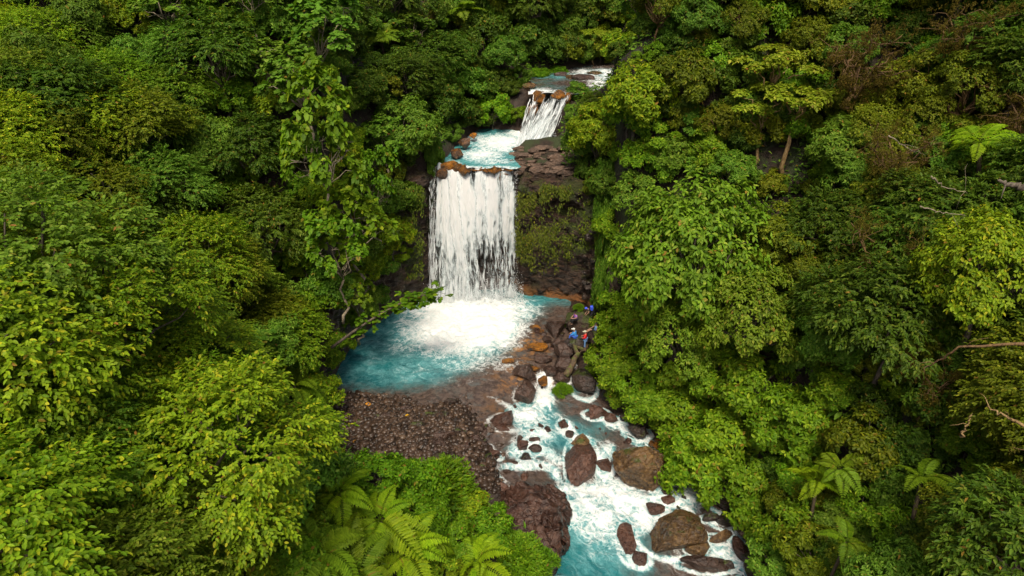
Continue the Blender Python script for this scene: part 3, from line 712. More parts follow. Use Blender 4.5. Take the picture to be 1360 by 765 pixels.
# ------------------------------------------------------------------ water
def mat_water(name, teal, deep):
    n = NT(name); p = n.pos()
    foam = n.attr('foam'); shal = n.attr('shal')
    warp = n.n("ShaderNodeTexNoise"); warp.inputs['Scale'].default_value = 0.9; warp.inputs['Detail'].default_value = 3; n.link(p, warp.inputs['Vector'])
    vm = n.n("ShaderNodeVectorMath"); vm.operation = 'SUBTRACT'; n.link(warp.outputs['Color'], vm.inputs[0]); vm.inputs[1].default_value = (0.5, 0.5, 0.5)
    vs = n.n("ShaderNodeVectorMath"); vs.operation = 'SCALE'; n.link(vm.outputs[0], vs.inputs[0]); vs.inputs['Scale'].default_value = 1.7
    va = n.n("ShaderNodeVectorMath"); va.operation = 'ADD'; n.link(p, va.inputs[0]); n.link(vs.outputs[0], va.inputs[1])
    q = va.outputs[0]
    fx = n.n("ShaderNodeCombineXYZ"); n.link(n.attr('fu'), fx.inputs[0]); n.link(n.attr('fv'), fx.inputs[1])
    vf = n.n("ShaderNodeVectorMath"); vf.operation = 'ADD'; n.link(fx.outputs[0], vf.inputs[0]); n.link(vs.outputs[0], vf.inputs[1])
    streak = n.noise(n.mapv(vf.outputs[0], (0.6, 3.4, 1)), 1.0, 6, 0.66)
    lace = n.ramp(n.voro(q, 1.5), 0.0, 0.16, 1.0, 0.0)
    lace2 = n.ramp(n.voro(q, 3.6), 0.0, 0.13, 1.0, 0.0)
    big = n.noise(q, 0.8, 5, 0.6); fine = n.noise(q, 5.0, 5, 0.65)
    s = n.math('ADD', n.math('MULTIPLY', foam, 1.30), n.math('MULTIPLY', n.math('SUBTRACT', streak, 0.5), 1.9))
    s = n.math('ADD', s, n.math('MULTIPLY', n.math('SUBTRACT', big, 0.5), 0.9))
    s = n.math('ADD', s, n.math('MULTIPLY', n.math('SUBTRACT', fine, 0.5), 0.55))
    lacew = n.math('MULTIPLY', n.ramp(foam, 0.12, 0.4), 0.34)
    s = n.math('ADD', s, n.math('MULTIPLY', n.math('ADD', lace, n.math('MULTIPLY', lace2, 0.7)), lacew))
    white = n.ramp(s, 0.36, 1.36)
    milky = n.ramp(s, -0.25, 0.8)
    c = n.mix(n.ramp(n.noise(q, 0.35, 4), 0.38, 0.64), deep, teal)
    c = n.mix(n.math('MULTIPLY', milky, 0.75), c, (0.17, 0.42, 0.44))
    bedn = n.noise(p, 2.6, 6, 0.7)
    bed = n.mix(n.ramp(bedn, 0.36, 0.66), (0.048, 0.034, 0.028), (0.115, 0.082, 0.066))
    bed = n.mix(n.ramp(n.noise(q, 1.1, 4), 0.55, 0.75), bed, (0.085, 0.095, 0.095))
    bed = n.mix(n.math('MULTIPLY', n.attr('rust'), n.ramp(n.noise(q, 1.3, 5, 0.65), 0.46, 0.64)), bed, (0.30, 0.14, 0.04))
    sh = n.ramp(n.math('ADD', shal, n.math('MULTIPLY', n.math('SUBTRACT', big, 0.5), 0.9)), 0.15, 0.95)
    c = n.mix(sh, c, bed)
    c = n.mix(white, c, n.mix(n.ramp(fine, 0.3, 0.6), (0.62, 0.71, 0.72), (0.78, 0.80, 0.79)))
    rough = n.ramp(white, 0.0, 0.6, 0.10, 0.7)
    wv = n.math('ADD', n.noise(n.mapv(vf.outputs[0], (1.0, 2.0, 1)), 1.6, 4, 0.6), n.math('MULTIPLY', n.noise(q, 6.0, 4), 0.35))
    wv = n.math('ADD', wv, n.math('MULTIPLY', white, 0.25))
    return n.done(n.bsdf(c, rough, n.bump(wv, 0.55, 0.22), 0.5))

M_WATER = mat_water("turquoise_water", (0.018, 0.165, 0.182), (0.007, 0.090, 0.106))
M_WATER_UP = mat_water("upper_water", (0.060, 0.290, 0.295), (0.024, 0.165, 0.175))

def blobs(lst, x, y, z=0.0):
    """foam blobs: picture landmark, radii in metres, turn (degrees), amount"""
    f = np.zeros(x.shape)
    for (px, py, zz, rx, ry, ang, amt) in lst:
        c = P(px, py, zz); ca, sa = math.cos(R(ang)), math.sin(R(ang))
        dx, dy = x - c[0], y - c[1]
        u = (dx * ca + dy * sa) / rx; v = (-dx * sa + dy * ca) / ry
        f = np.maximum(f, amt * np.exp(-(u * u + v * v) ** 1.15))
    return f

FOAM = [(625, 412, 0, 5.6, 3.2, 0, 1.5), (605, 436, 0, 4.8, 4.4, 0, 1.2), (648, 434, 0, 3.6, 4.2, 0, 1.15), (560, 430, 0, 2.8, 2.6, 30, .62), (545, 455, 0, 2.6, 3.0, 0, .40), (700, 410, 0, 2.6, 2.0, 0, .42),
        (640, 480, 0, 5.0, 2.2, 0, .42), (560, 490, 0, 4.0, 2.0, 0, .27), (690, 430, 0, 1.6, 2.6, -20, .40), (500, 470, 0, 2, 3, 0, .22), (600, 505, 0, 4.5, 1.6, 0, .22),
        # outlet and rapids
        (724, 512, -.4, .85, 1.9, 0, 1.1), (722, 530, -.9, 1.1, 1.4, 0, 1.1), (700, 555, -1, 1.5, 1.7, 0, 1.05), (715, 575, -1, 1.9, 1.6, 0, .68), (690, 575, -1, .8, 1.6, 0, .8), (745, 560, -1, 2.2, 1.2, -30, .45),
        (682, 595, -1, .6, 1.4, -10, .72), (690, 622, -1.2, 2.6, .55, 12, .95), (720, 618, -1.2, 1.6, .6, -10, .98), (735, 605, -1.2, 1.4, .9, -40, .6),
        (655, 630, -.7, 1.5, .4, -30, .8), (640, 618, -.5, .8, .4, -40, .7), (665, 580, -.5, .4, 1.4, 20, .5), (650, 560, -.3, .6, .4, 0, .5), (668, 530, -.2, 1.2, .35, -25, .7), (655, 524, -.1, .8, .3, 0, .6), (640, 600, -.4, 1.2, .4, 0, .4),
        (750, 575, -1, .5, 1.1, 30, .55), (790, 590, -1.2, 1.2, .9, 0, .55), (800, 600, -1.3, 1.5, 1.2, 30, .70), (830, 570, -1.1, 1.5, .5, -45, .68), (810, 565, -1.1, 1.2, .5, -35, .6), (850, 590, -1.2, 1.6, .4, -20, .7),
        (800, 635, -1.7, .9, 1.6, 0, .92), (775, 655, -1.9, 2.0, 1.2, 0, 1.0), (815, 660, -2, 3.0, 1.6, -10, 1.15), (790, 685, -2.1, 3.0, 1.8, 0, 1.1), (845, 690, -2.1, 2.4, 1.6, -20, 1.05), (755, 690, -2.2, 1.2, 1.0, 0, .62),
        (740, 655, -1.9, 1.0, .8, 0, .6), (735, 630, -1.6, .6, 1.5, 30, .75), (810, 715, -2.2, 2.4, 1.3, -20, .70), (800, 740, -2.2, 2.2, 1.0, 0, .42), (840, 735, -2.2, .9, 1.6, 0, .5),
        (885, 655, -2, 1.4, 1.4, 0, .72), (910, 665, -2, 1.5, 1.8, -30, .72), (925, 640, -1.9, 1.0, 1.8, 0, .6), (905, 620, -1.7, .8, 1.8, -20, .55), (870, 660, -2, 1.4, .8, 0, .7), (855, 705, -2.1, 1.2, 1.2, 0, .6), (900, 685, -2.1, 1.4, .7, 0, .6),
        (960, 735, -2.3, 1.0, 2.2, 25, .72), (950, 755, -2.3, 1.0, 1.2, 0, .6), (975, 710, -2.2, 1.0, 1.0, 0, .4), (880, 745, -2.2, 1.6, .5, 0, .45), (915, 700, -2.2, .7, 1.6, 0, .5)]

def river():
    res = 0.11
    x = np.arange(-16.5, 16.5, res); y = np.arange(16, 64.5, res)
    X, Y = np.meshgrid(x, y, indexing='ij')
    d = lookup(D_LOW, X, Y); lev = idw(LEVEL, X, Y)
    ss = lookup(S_SH, X, Y)
    foam = blobs(FOAM, X, Y)
    foam = np.where(lev < -.3, foam * (0.74 + 0.45 * fbm(np.stack([X, Y, X * 0], -1) * 0.8, 3, 91)), foam)
    for o in ROCKS:
        if o.location.z > 3 or o.location.y > 54: continue
        rr_ = max(o.scale.x, o.scale.y); dx, dy = (X - o.location.x) / o.scale.x, (Y - o.location.y) / o.scale.y; q = np.hypot(dx, dy)
        flow = smooth(-.15, -.6, lev); tail = np.exp(-((X - o.location.x - .25) / (o.scale.x * .9)) ** 2) * smooth(0, -.3, Y - o.location.y) * np.exp(np.minimum(0, (Y - o.location.y + rr_ * .8)) / (rr_ * 1.6))
        foam = np.maximum(foam, flow * (.55 * np.exp(-((q - 1.02) * rr_ / .26) ** 2) + .28 * tail))
    foam = np.where(Y < 29, np.maximum(foam, 0.35), foam)
    shal = smooth(3.2, -1.6, ss) * (1 - smooth(0.55, 0.9, foam)) * (lev > -0.75)
    rap = smooth(-0.5, -0.9, lev) * smooth(0.62, 0.25, foam)          # quieter water between the rocks downstream, over brown bed
    lowpool = blobs([(770, 725, -2.2, 4.2, 3.6, 0, 1.2), (745, 700, -2.2, 2, 3, 0, 1)], X, Y)
    upp = blobs([(735, 575, -1, 3.0, 2.2, 0, 1.0), (705, 560, -1, 2.6, 2.6, 0, 1.1), (790, 570, -1, 1.8, 1.2, 0, .5)], X, Y)
    shal = np.maximum(shal, rap * 1.0 * (1 - np.clip(lowpool, 0, 1)) * (1 - np.clip(upp, 0, 1)))
    p = np.stack([X, Y, X * 0], -1)
    amp = 0.05 + 0.34 * np.clip(foam, 0, 1) * np.where(Y < 56, 1.0, 0.7)
    Z = lev + amp * (fbm(p * 1.1, 4, 51) + 0.5 * np.abs(fbm(p * 2.6, 3, 57)))
    c0 = P(630, 396, 0)
    Z += 0.4 * np.exp(-(((X - c0[0]) / 4.2) ** 2 + ((Y - c0[1] + 0.9) / 1.5) ** 2)) * (0.7 + 0.6 * fbm(p * 1.6, 3, 61))
    # flow coordinates: radial below the fall, along the channel downstream
    rr = np.hypot(X - c0[0], (Y - c0[1] - 1.0)); th = np.arctan2(Y - c0[1] - 1.0, X - c0[0])
    down = smooth(-0.5, -0.9, lev)
    fu = rr * (1 - down) + (-Y * 0.82 + X * 0.57) * down; fv = th * 4.5 * (1 - down) + (X * 0.82 + Y * 0.57) * down
    rust = blobs([(700, 460, 0, 2.4, 2.2, 0, 1.1), (690, 500, 0, 2.0, 2.6, 0, .9), (675, 540, 0, 2.0, 2.6, 0, .5), (730, 505, 0, 1, 1.2, 0, 1)], X, Y)
    keep = (d < 0.9)
    k = keep[:-1, :-1] & keep[1:, :-1] & keep[:-1, 1:] & keep[1:, 1:]
    v, q, at = compact(np.stack([X, Y, Z], -1).reshape(-1, 3), grid_faces(len(x), len(y), k), {'foam': foam, 'shal': shal, 'fu': fu, 'fv': fv, 'rust': rust})
    tag(obj("river_water", mesh_np("river_water", v, q, None, at), M_WATER), "turquoise plunge pool running out into white rapids", None, None, 'structure')
river()

UFOAM = [(665, 190, 13.3, 3.0, 3.8, 0, .88), (710, 180, 13.3, 2.6, 2.4, 0, 1.05), (690, 178, 13.3, 2.0, 1.6, 0, .9), (640, 205, 13.3, 2.4, 2.6, 0, .72), (735, 185, 13.3, 1, 2, 0, .8), (630, 185, 13.3, 1.6, 3, 0, .5), (655, 215, 13.2, 2.5, 1.5, 0, .55), (620, 226, 13.2, 2.8, 1.3, 0, .9), (662, 226, 13.2, 2.2, 1.2, 0, .85),
         (600, 222, 13.2, 1.2, 2.5, 0, .6), (640, 225, 13.2, 4, .8, 0, .4), (780, 100, 17.9, 2.2, 4, 0, .5), (800, 112, 17.9, 1.4, 4, 0, .75), (810, 102, 17.9, 1.4, 5, 0, .7), (700, 118, 17.9, 1, 2, 0, .2), (740, 124, 17.9, 1.5, .8, 0, .5)]
def upper_water():
    res = 0.13
    x = np.arange(-9, 12, res); y = np.arange(61.5, 80, res)
    X, Y = np.meshgrid(x, y, indexing='ij'); d = lookup(D_UP, X, Y)
    p = np.stack([X, Y, X * 0], -1)
    foam = blobs(UFOAM, X, Y)
    # lower shelf pool (z 13.2) on the near side of the cascade, the stream (z 17.9) beyond it
    step_y = 74.6 + 0.0 * X
    stream = (Y > step_y) & (X > 1.3)
    def sheet(name, mask, lev, lab, extra=None):
        fz = foam if extra is None else extra
        Z = lev + (0.04 + 0.16 * fz) * fbm(p * 1.3, 4, 71)
        k = mask[:-1, :-1] & mask[1:, :-1] & mask[:-1, 1:] & mask[1:, 1:]
        v, q, at = compact(np.stack([X, Y, Z], -1).reshape(-1, 3), grid_faces(len(x), len(y), k),
                           {'foam': fz, 'shal': 0.0 * X + 0.1, 'fu': -Y * 0.8 - X * 0.6, 'fv': X * 0.8 - Y * 0.6, 'rust': X * 0})
        tag(obj(name, mesh_np(name, v, q, None, at), M_WATER_UP), lab, None, None, 'structure')
    lipy = 62.85 + .55 * smooth(-4, -7, X) + 0.55 * fbm(p * .8, 3, 14)
    sheet("shelf_pool_water", (d < 0.5) & (~stream) & (Y > lipy), 13.25 + 0.01 * (Y - 63), "churning pale turquoise pool on the shelf above the waterfall")
    x = np.arange(0, 40, 0.25); y = np.arange(74.4, 112, 0.25); X, Y = np.meshgrid(x, y, indexing='ij'); d = lookup(D_UP, X, Y)
    p = np.stack([X, Y, X * 0], -1)
    globals()['_ux'] = 0
    foam2 = blobs(UFOAM, X, Y) * (fbm(p * 0.5, 3, 5) * 0.5 + 0.8) + 0.15
    m = (d < 0.5) & (X > 1.9 + .5 * fbm(np.stack([Y, Y * 0, Y * 0], -1) * .8, 2, 4)); Z = 17.85 + 0.012 * (Y - 75) + (0.05 + 0.2 * foam2) * fbm(p * 0.9, 4, 73)
    k = m[:-1, :-1] & m[1:, :-1] & m[:-1, 1:] & m[1:, 1:]
    v, q, at = compact(np.stack([X, Y, Z], -1).reshape(-1, 3), grid_faces(len(x), len(y), k), {'foam': foam2, 'shal': np.clip(.75 + .6 * fbm(p * .25, 3, 77), 0, 1), 'fu': -Y * 0.7 - X * 0.7, 'fv': X * 0.7 - Y * 0.7, 'rust': X * 0})
    tag(obj("stream_water", mesh_np("stream_water", v, q, None, at), M_WATER_UP), "broken stream flowing in above the upper cascade", None, None, 'structure')
upper_water()

# ------------------------------------------------------------------ falling water
def mat_fall():
    n = NT("falling_water")
    c = n.n("ShaderNodeCombineXYZ"); n.link(n.attr('fu'), c.inputs[0]); n.link(n.attr('fv'), c.inputs[1]); n.link(n.attr('fw'), c.inputs[2])
    w = n.noise(n.mapv(c.outputs[0], (0.9, 0.35, 1)), 1.0, 2)
    off = n.n("ShaderNodeCombineXYZ"); n.link(n.math('MULTIPLY', w, 0.9), off.inputs[0])
    va = n.n("ShaderNodeVectorMath"); va.operation = 'ADD'; n.link(c.outputs[0], va.inputs[0]); n.link(off.outputs[0], va.inputs[1]); q = va.outputs[0]
    s1 = n.noise(n.mapv(q, (3.2, 0.30, 1)), 1.0, 6, 0.62); s2 = n.noise(n.mapv(q, (7.5, 1.1, 1)), 1.0, 4, 0.6); s3 = n.noise(n.mapv(q, (1.0, 0.14, 1)), 1.0, 3); s4 = n.noise(n.mapv(q, (2.4, 1.3, 1)), 1.0, 4, 0.6, 0.5)
    dens = n.attr('dens')
    s = n.math('ADD', dens, n.math('ADD', n.math('MULTIPLY', n.math('SUBTRACT', s1, 0.5), 2.0), n.math('MULTIPLY', n.math('SUBTRACT', s2, 0.5), 1.1)))
    s = n.math('ADD', s, n.math('MULTIPLY', n.math('SUBTRACT', s3, 0.5), 1.2))
    s = n.math('ADD', s, n.math('MULTIPLY', n.math('SUBTRACT', s4, 0.5), 1.0))
    a = n.ramp(s, 0.05, 0.75)
    col = n.mix(n.ramp(s, 0.2, 1.1), (0.62, 0.72, 0.75), (0.90, 0.92, 0.92))
    d = n.bsdf(col, 0.55, n.bump(n.math('ADD', s1, n.math('MULTIPLY', s2, 0.5)), 0.6, 0.25), 0.4)
    tl = n.n("ShaderNodeBsdfTranslucent"); tl.inputs[0].default_value = (0.85, 0.88, 0.9, 1)
    m1 = n.n("ShaderNodeMixShader"); m1.inputs[0].default_value = 0.3; n.link(d, m1.inputs[1]); n.link(tl.outputs[0], m1.inputs[2])
    tr = n.n("ShaderNodeBsdfTransparent"); m2 = n.n("ShaderNodeMixShader"); n.link(a, m2.inputs[0]); n.link(tr.outputs[0], m2.inputs[1]); n.link(m1.outputs[0], m2.inputs[2])
    return n.done(m2.outputs[0])
M_FALL = mat_fall()

def mat_spray():
    n = NT("water_strand"); d = n.bsdf((0.86, 0.89, 0.90), 0.5)
    tl = n.n("ShaderNodeBsdfTranslucent"); tl.inputs[0].default_value = (0.85, 0.88, 0.9, 1)
    m1 = n.n("ShaderNodeMixShader"); m1.inputs[0].default_value = 0.4; n.link(d, m1.inputs[1]); n.link(tl.outputs[0], m1.inputs[2])
    return n.done(m1.outputs[0])
M_SPRAY = mat_spray()

def rebase(root, base):
    root.location = [float(v) for v in base]
    for c in root.children: c.location = [-float(v) for v in base]

class Fall:
    """a curtain between a lip polyline (top) and a foot polyline (bottom), following a thrown path"""
    def __init__(s, lip, foot, throw=0.35):
        s.lip = np.asarray(lip, float); s.foot = np.asarray(foot, float); s.throw = throw
    def at(s, u, v):
        k = np.linspace(0, 1, len(s.lip))
        a = np.stack([np.interp(u, k, s.lip[:, i]) for i in range(3)], -1); k2 = np.linspace(0, 1, len(s.foot))
        b = np.stack([np.interp(u, k2, s.foot[:, i]) for i in range(3)], -1)
        h = np.sqrt(np.clip(v, 0, 1))                      # horizontal travel is linear in time, the drop quadratic
        o = a + (b - a) * v[..., None]
        o[..., 1] = a[..., 1] + (b[..., 1] - a[..., 1]) * h
        return o

def curtain(fall, width, height, layers, dens, parent, name, seed):
    for L in range(layers):
        nu, nv = int(width / 0.09), int(height / 0.14)
        u = np.linspace(0, 1, nu); v = np.linspace(0, 1, nv); U, V = np.meshgrid(u, v, indexing='ij')
        o = fall.at(U, V)
        q = np.stack([U * width * 1.6, V * height * 0.18, U * 0 + L * 5], -1)
        o[..., 1] += -0.30 * L * np.sqrt(V) - (0.05 + 0.40 * V) * (fbm(q, 4, seed + L) + 0.6 * np.abs(fbm(q * np.array([3, 1.2, 1]), 3, seed + 9 + L)))
        o[..., 0] += 0.12 * V * fbm(np.stack([U * 0 + 3, V * height * 0.6, U * 9], -1), 3, seed + 5)
        edge = smooth(0, 0.03, U) * smooth(1, 0.97, U)
        dn = dens(U, V, L) * edge - (1 - edge) * 0.6
        me = mesh_np(name, o, grid_faces(nu, nv), None, {'fu': U * width, 'fv': V * height, 'fw': U * 0 + 7.7 * L, 'dens': dn})
        obj(name, me, M_FALL, parent)

def strands(fall, width, height, n, wid, length, amount, parent, name, depth=0.5, seed=1):
    r = np.random.default_rng(seed)
    u = r.random(n); v0 = r.random(n) ** 0.8 * 0.95; keep = r.random(n) < amount(u, v0); u, v0 = u[keep], v0[keep]; n = len(u)
    ln = (length[0] + (length[1] - length[0]) * r.random(n)) / height * (0.5 + v0); w = wid[0] + (wid[1] - wid[0]) * r.random(n) ** 2
    K = 6; t = np.linspace(0, 1, K); V = np.clip(v0[:, None] + ln[:, None] * t[None, :], 0, 1); Uu = np.repeat(u[:, None], K, 1)
    c = fall.at(Uu, V); c[..., 1] -= (r.random(n) * depth)[:, None] * (0.3 + V) + 0.1
    c[..., 0] += (0.05 * np.cumsum(r.normal(0, 1, (n, K)), 1)) * 0.5
    prof = np.sin(np.clip(t, 0.04, 0.98) * math.pi) ** 0.6
    hw = 0.5 * w[:, None] * prof[None, :]; ang = r.normal(0, 0.5, n)
    dx = np.stack([np.cos(ang)[:, None] * hw, np.sin(ang)[:, None] * hw, hw * 0], -1)
    front = np.array([0, -0.35, 0]) * hw[..., None]
    ring = np.stack([c - dx, c + front, c + dx], 2)          # a ridged ribbon, three points across
    v = ring.reshape(-1, 3); b = (np.arange(n)[:, None, None] * K + np.arange(K - 1)[None, :, None]) * 3 + np.arange(2)[None, None, :]
    q = np.stack([b, b + 1, b + 4, b + 3], -1).reshape(-1, 4)
    o = obj(name, mesh_np(name, v, q), M_SPRAY, parent); o['kind'] = 'stuff'

def droplets(name, centre_fn, n, size, parent, seed=3):
    r = np.random.default_rng(seed); c = centre_fn(r, n); n = len(c)
    s = size[0] + (size[1] - size[0]) * r.random(n) ** 3
    T = np.array([[1, 0, 0], [-1, 0, 0], [0, 1, 0], [0, -1, 0], [0, 0, 1.3], [0, 0, -1.3]])
    v = c[:, None, :] + T[None] * s[:, None, None] * (0.7 + 0.6 * r.random((n, 6, 1)))
    F = np.array([[0, 2, 4], [2, 1, 4], [1, 3, 4], [3, 0, 4], [2, 0, 5], [1, 2, 5], [3, 1, 5], [0, 3, 5]])
    t = (np.arange(n)[:, None, None] * 6 + F[None]).reshape(-1, 3)
    o = obj(name, mesh_np(name, v.reshape(-1, 3), None, t), M_SPRAY, parent); o['kind'] = 'stuff'

def main_fall():
    lip = np.array([P(582, 226, 13.3), P(600, 228, 13.25), P(640, 231, 13.2), P(684, 230, 13.15)]); lip[:, 1] = [63.8, 63.4, 63.1, 63.2]
    lip[:, 0] = [-7.15, -5.9, -3.0, 0.32]
    foot = np.array([P(574, 396, 0.1), P(610, 398, 0.1), P(650, 398, 0.1), P(685, 391, 0.1)])
    f = Fall(lip, foot)
    root = empty("waterfall", (float(foot[1][0]), float(foot[1][1]), 0))
    tag(root, "tall white waterfall plunging into the turquoise pool", "waterfall")
    def back(U, V, L):
        return 0.42 - 0.22 * smooth(0.3, 0.8, V) - 0.25 * smooth(.45, .6, U) * smooth(.9, .75, U) - .2 * smooth(.9, 1, U) + .3 * smooth(.85, 1, V)
    curtain(f, 8.0, 13.2, 1, back, root, "water_curtain", 101)
    # overlapping chutes: span of the lip, how far each is thrown, lip height, density
    for k, (u0, u1, dy, dz, dn) in enumerate([(-.03, .20, -.15, .12, .95), (.07, .34, -.55, .05, 1.25), (.22, .50, -.25, -.05, 1.35), (.36, .63, -.65, -.10, 1.05), (.52, .78, -.20, -.02, .85), (.64, .90, -.50, -.12, .95), (.80, 1.03, -.25, .06, 1.05)]):
        uu = np.linspace(u0, u1, 6); lk = np.linspace(0, 1, len(lip)); l2 = np.stack([np.interp(uu, lk, lip[:, i]) for i in range(3)], -1); fk = np.linspace(0, 1, len(foot)); spread = np.linspace(u0 - .025, u1 + .025, 6)
        f2 = np.stack([np.interp(spread, fk, foot[:, i]) for i in range(3)], -1); l2[:, 0] += (uu - np.clip(uu, 0, 1)) * 7.4; f2[:, 0] += (spread - np.clip(spread, 0, 1)) * 8
        l2[:, 2] += dz + .10 * np.sin(uu * 31); l2[:, 1] += .15 * np.sin(uu * 23 + k); f2[:, 1] += dy
        def dens(U, V, L, dn=dn, u0=u0, u1=u1):
            e = np.minimum(U, 1 - U) * (u1 - u0) * 8.0
            rag = .35 * fbm(np.stack([U * 0 + k * 3.3, V * 5.0, (U > .5) * 4.0], -1), 3, 200 + k)
            d = dn - 0.72 * smooth(.25, .75, V) + .45 * smooth(.82, 1, V)
            return d - 1.6 * smooth(.75, .0, e + rag) - .3 * smooth(.04, 0, V)
        curtain(Fall(l2, f2), (u1 - u0) * 8, 13.2, 1, dens, root, "water_curtain", 111 + k)
    strands(f, 8.0, 13.2, 900, (0.03, 0.13), (0.4, 1.3), lambda u, v: (0.15 + 0.45 * smooth(.2, .6, v)) * (1 - 0.35 * smooth(.45, .6, u) * smooth(.95, .75, u)), root, "water_strands", 0.75, 11)
    b = foot.mean(0)
    def foot_spray(r, n):
        u = r.random(n); h = r.exponential(0.55, n); base = np.stack([np.interp(u, [0, 1], [foot[0][0] - 0.8, foot[-1][0] + 0.8]), b[1] - 0.5 + r.normal(0, 0.9, n), 0.2 + h], -1)
        return base
    droplets("foot_spray", foot_spray, 5000, (0.012, 0.06), root, 21)
    def side_spray(r, n):
        u = np.where(r.random(n) < .5, r.normal(0, .02, n), 1 + r.normal(0, .02, n)); v = r.random(n)
        o = f.at(np.clip(u, 0, 1), v); o[:, 0] += np.where(u < .5, -1, 1) * np.abs(r.normal(0, .16, n)); o[:, 1] -= np.abs(r.normal(0, .3, n)); return o
    # drifting spray at the foot: a soft body of air full of droplets
    v, t = ico(3); n = NT("spray_mist"); g = n.n("ShaderNodeTexGradient"); g.gradient_type = 'SPHERICAL'; n.link(n.objco(), g.inputs[0])
    ns = n.noise(n.objco(), 2.2, 3); dd = n.math('MULTIPLY', n.math('POWER', g.outputs['Fac'], 1.6), n.math('MULTIPLY', n.ramp(ns, .3, .7), 0.10))
    pv = n.n("ShaderNodeVolumePrincipled"); pv.inputs['Color'].default_value = (.95, .97, 1, 1); n.link(dd, pv.inputs['Density']); n.link(pv.outputs[0], n.out.inputs['Volume'])
    mo = obj("mist", mesh_np("mist", v, None, t), n.m, root); mo['kind'] = 'stuff'
    droplets("side_spray", side_spray, 1500, (0.008, 0.035), root, 22)
    rebase(root, (b[0], b[1], 0)); mo.location = (0, -1.0, .9); mo.scale = (6.0, 3.6, 3.4)
    # thin trickle down the wet rock left of the curtain
    lip2 = [PY(570, 242, 62.6), PY(577, 236, 62.8)]; foot2 = [PY(571, 388, 61.2), PY(578, 392, 61.1)]
    g = Fall(lip2, foot2); root2 = tag(empty("trickle"), "thin trickle on wet rock beside the waterfall's far edge from the people", "waterfall")
    curtain(g, 0.7, 11, 1, lambda U, V, L: 0.28 - 0.1 * V, root2, "water_curtain", 131)
    strands(g, 0.7, 11, 160, (0.03, 0.07), (0.6, 2), lambda u, v: u * 0 + 0.6, root2, "water_strands", 0.15, 31); rebase(root2, foot2[0])
main_fall()

def cascade():
    root = tag(empty("upper_cascade"), "small forked white cascade falling over orange rock into the shelf pool", "waterfall")
    zt, zb = 17.85, 13.35
    def mk(a, b, c, d, seed, n, dn, yo=0.0):
        lip = [PY(a, 126, 75.0), PY((a + b) / 2, 124, 75.1), PY(b, 124, 75.0)]; foot = [PY(c, 190, 71.0), PY((c + d) / 2, 191, 70.6), PY(d, 188, 71.0)]
        for q in lip: q[2] = zt + 0.1
        for q in foot: q[2] = zb
        f = Fall(lip, foot); w = abs(lip[0][0] - lip[-1][0])
        curtain(f, max(w, 1.2), 4.8, 2, lambda U, V, L: dn + 0.35 * V - 0.3 * L - 0.3 * smooth(0.25, 0.0, V), root, "water_curtain", seed)
        strands(f, w, 4.8, n, (0.03, 0.11), (0.5, 1.4), lambda u, v: u * 0 + 0.6, root, "water_strands", 0.35, seed + 3)
    mk(704, 717, 684, 700, 141, 110, 0.16); mk(724, 756, 690, 728, 151, 170, 0.34)
    def sp(r, n): return np.stack([r.uniform(0.8, 4.8, n), 72.3 + r.normal(0, .6, n), 13.4 + r.exponential(.35, n)], -1)
    droplets("foot_spray", sp, 900, (0.012, 0.05), root, 25); rebase(root, (3, 72.5, 13.3))
cascade()

def far_fall():
    root = tag(empty("distant_fall"), "narrow distant white fall half hidden in the dark forest at the back", "waterfall")
    lip = [PY(872, 50, 101), PY(886, 52, 101)]; foot = [PY(884, 76, 99), PY(899, 76, 99)]
    f = Fall(lip, foot); curtain(f, 2.0, 3.2, 2, lambda U, V, L: 0.55 - 0.2 * L, root, "water_curtain", 161); strands(f, 2, 3.2, 120, (.05, .14), (.5, 1.2), lambda u, v: u * 0 + .6, root, "water_strands", .3, 33); rebase(root, foot[0])
far_fall()
# ------------------------------------------------------------------ plants
TPL = {  # leaf templates: points (along, across, lift) and faces; the blade is folded along its midrib
    'lance': (np.array([[0, 0, 0], [.38, .5, .07], [1, 0, -.16], [.38, -.5, .07]]), [[0, 2, 1], [0, 3, 2]], 't'),
    'ovate': (np.array([[0, 0, 0], [.28, .46, .07], [.66, .42, .03], [1, 0, -.14], [.66, -.42, .03], [.28, -.46, .07]]), [[0, 3, 2, 1], [0, 5, 4, 3]], 'q'),
    'round': (np.array([[0, 0, 0], [.12, .48, .05], [.72, .50, .0], [1, 0, -.10], [.72, -.50, .0], [.12, -.48, .05]]), [[0, 3, 2, 1], [0, 5, 4, 3]], 'q'),
}

def unit(v): return v / (np.linalg.norm(v, axis=-1, keepdims=True) + 1e-9)

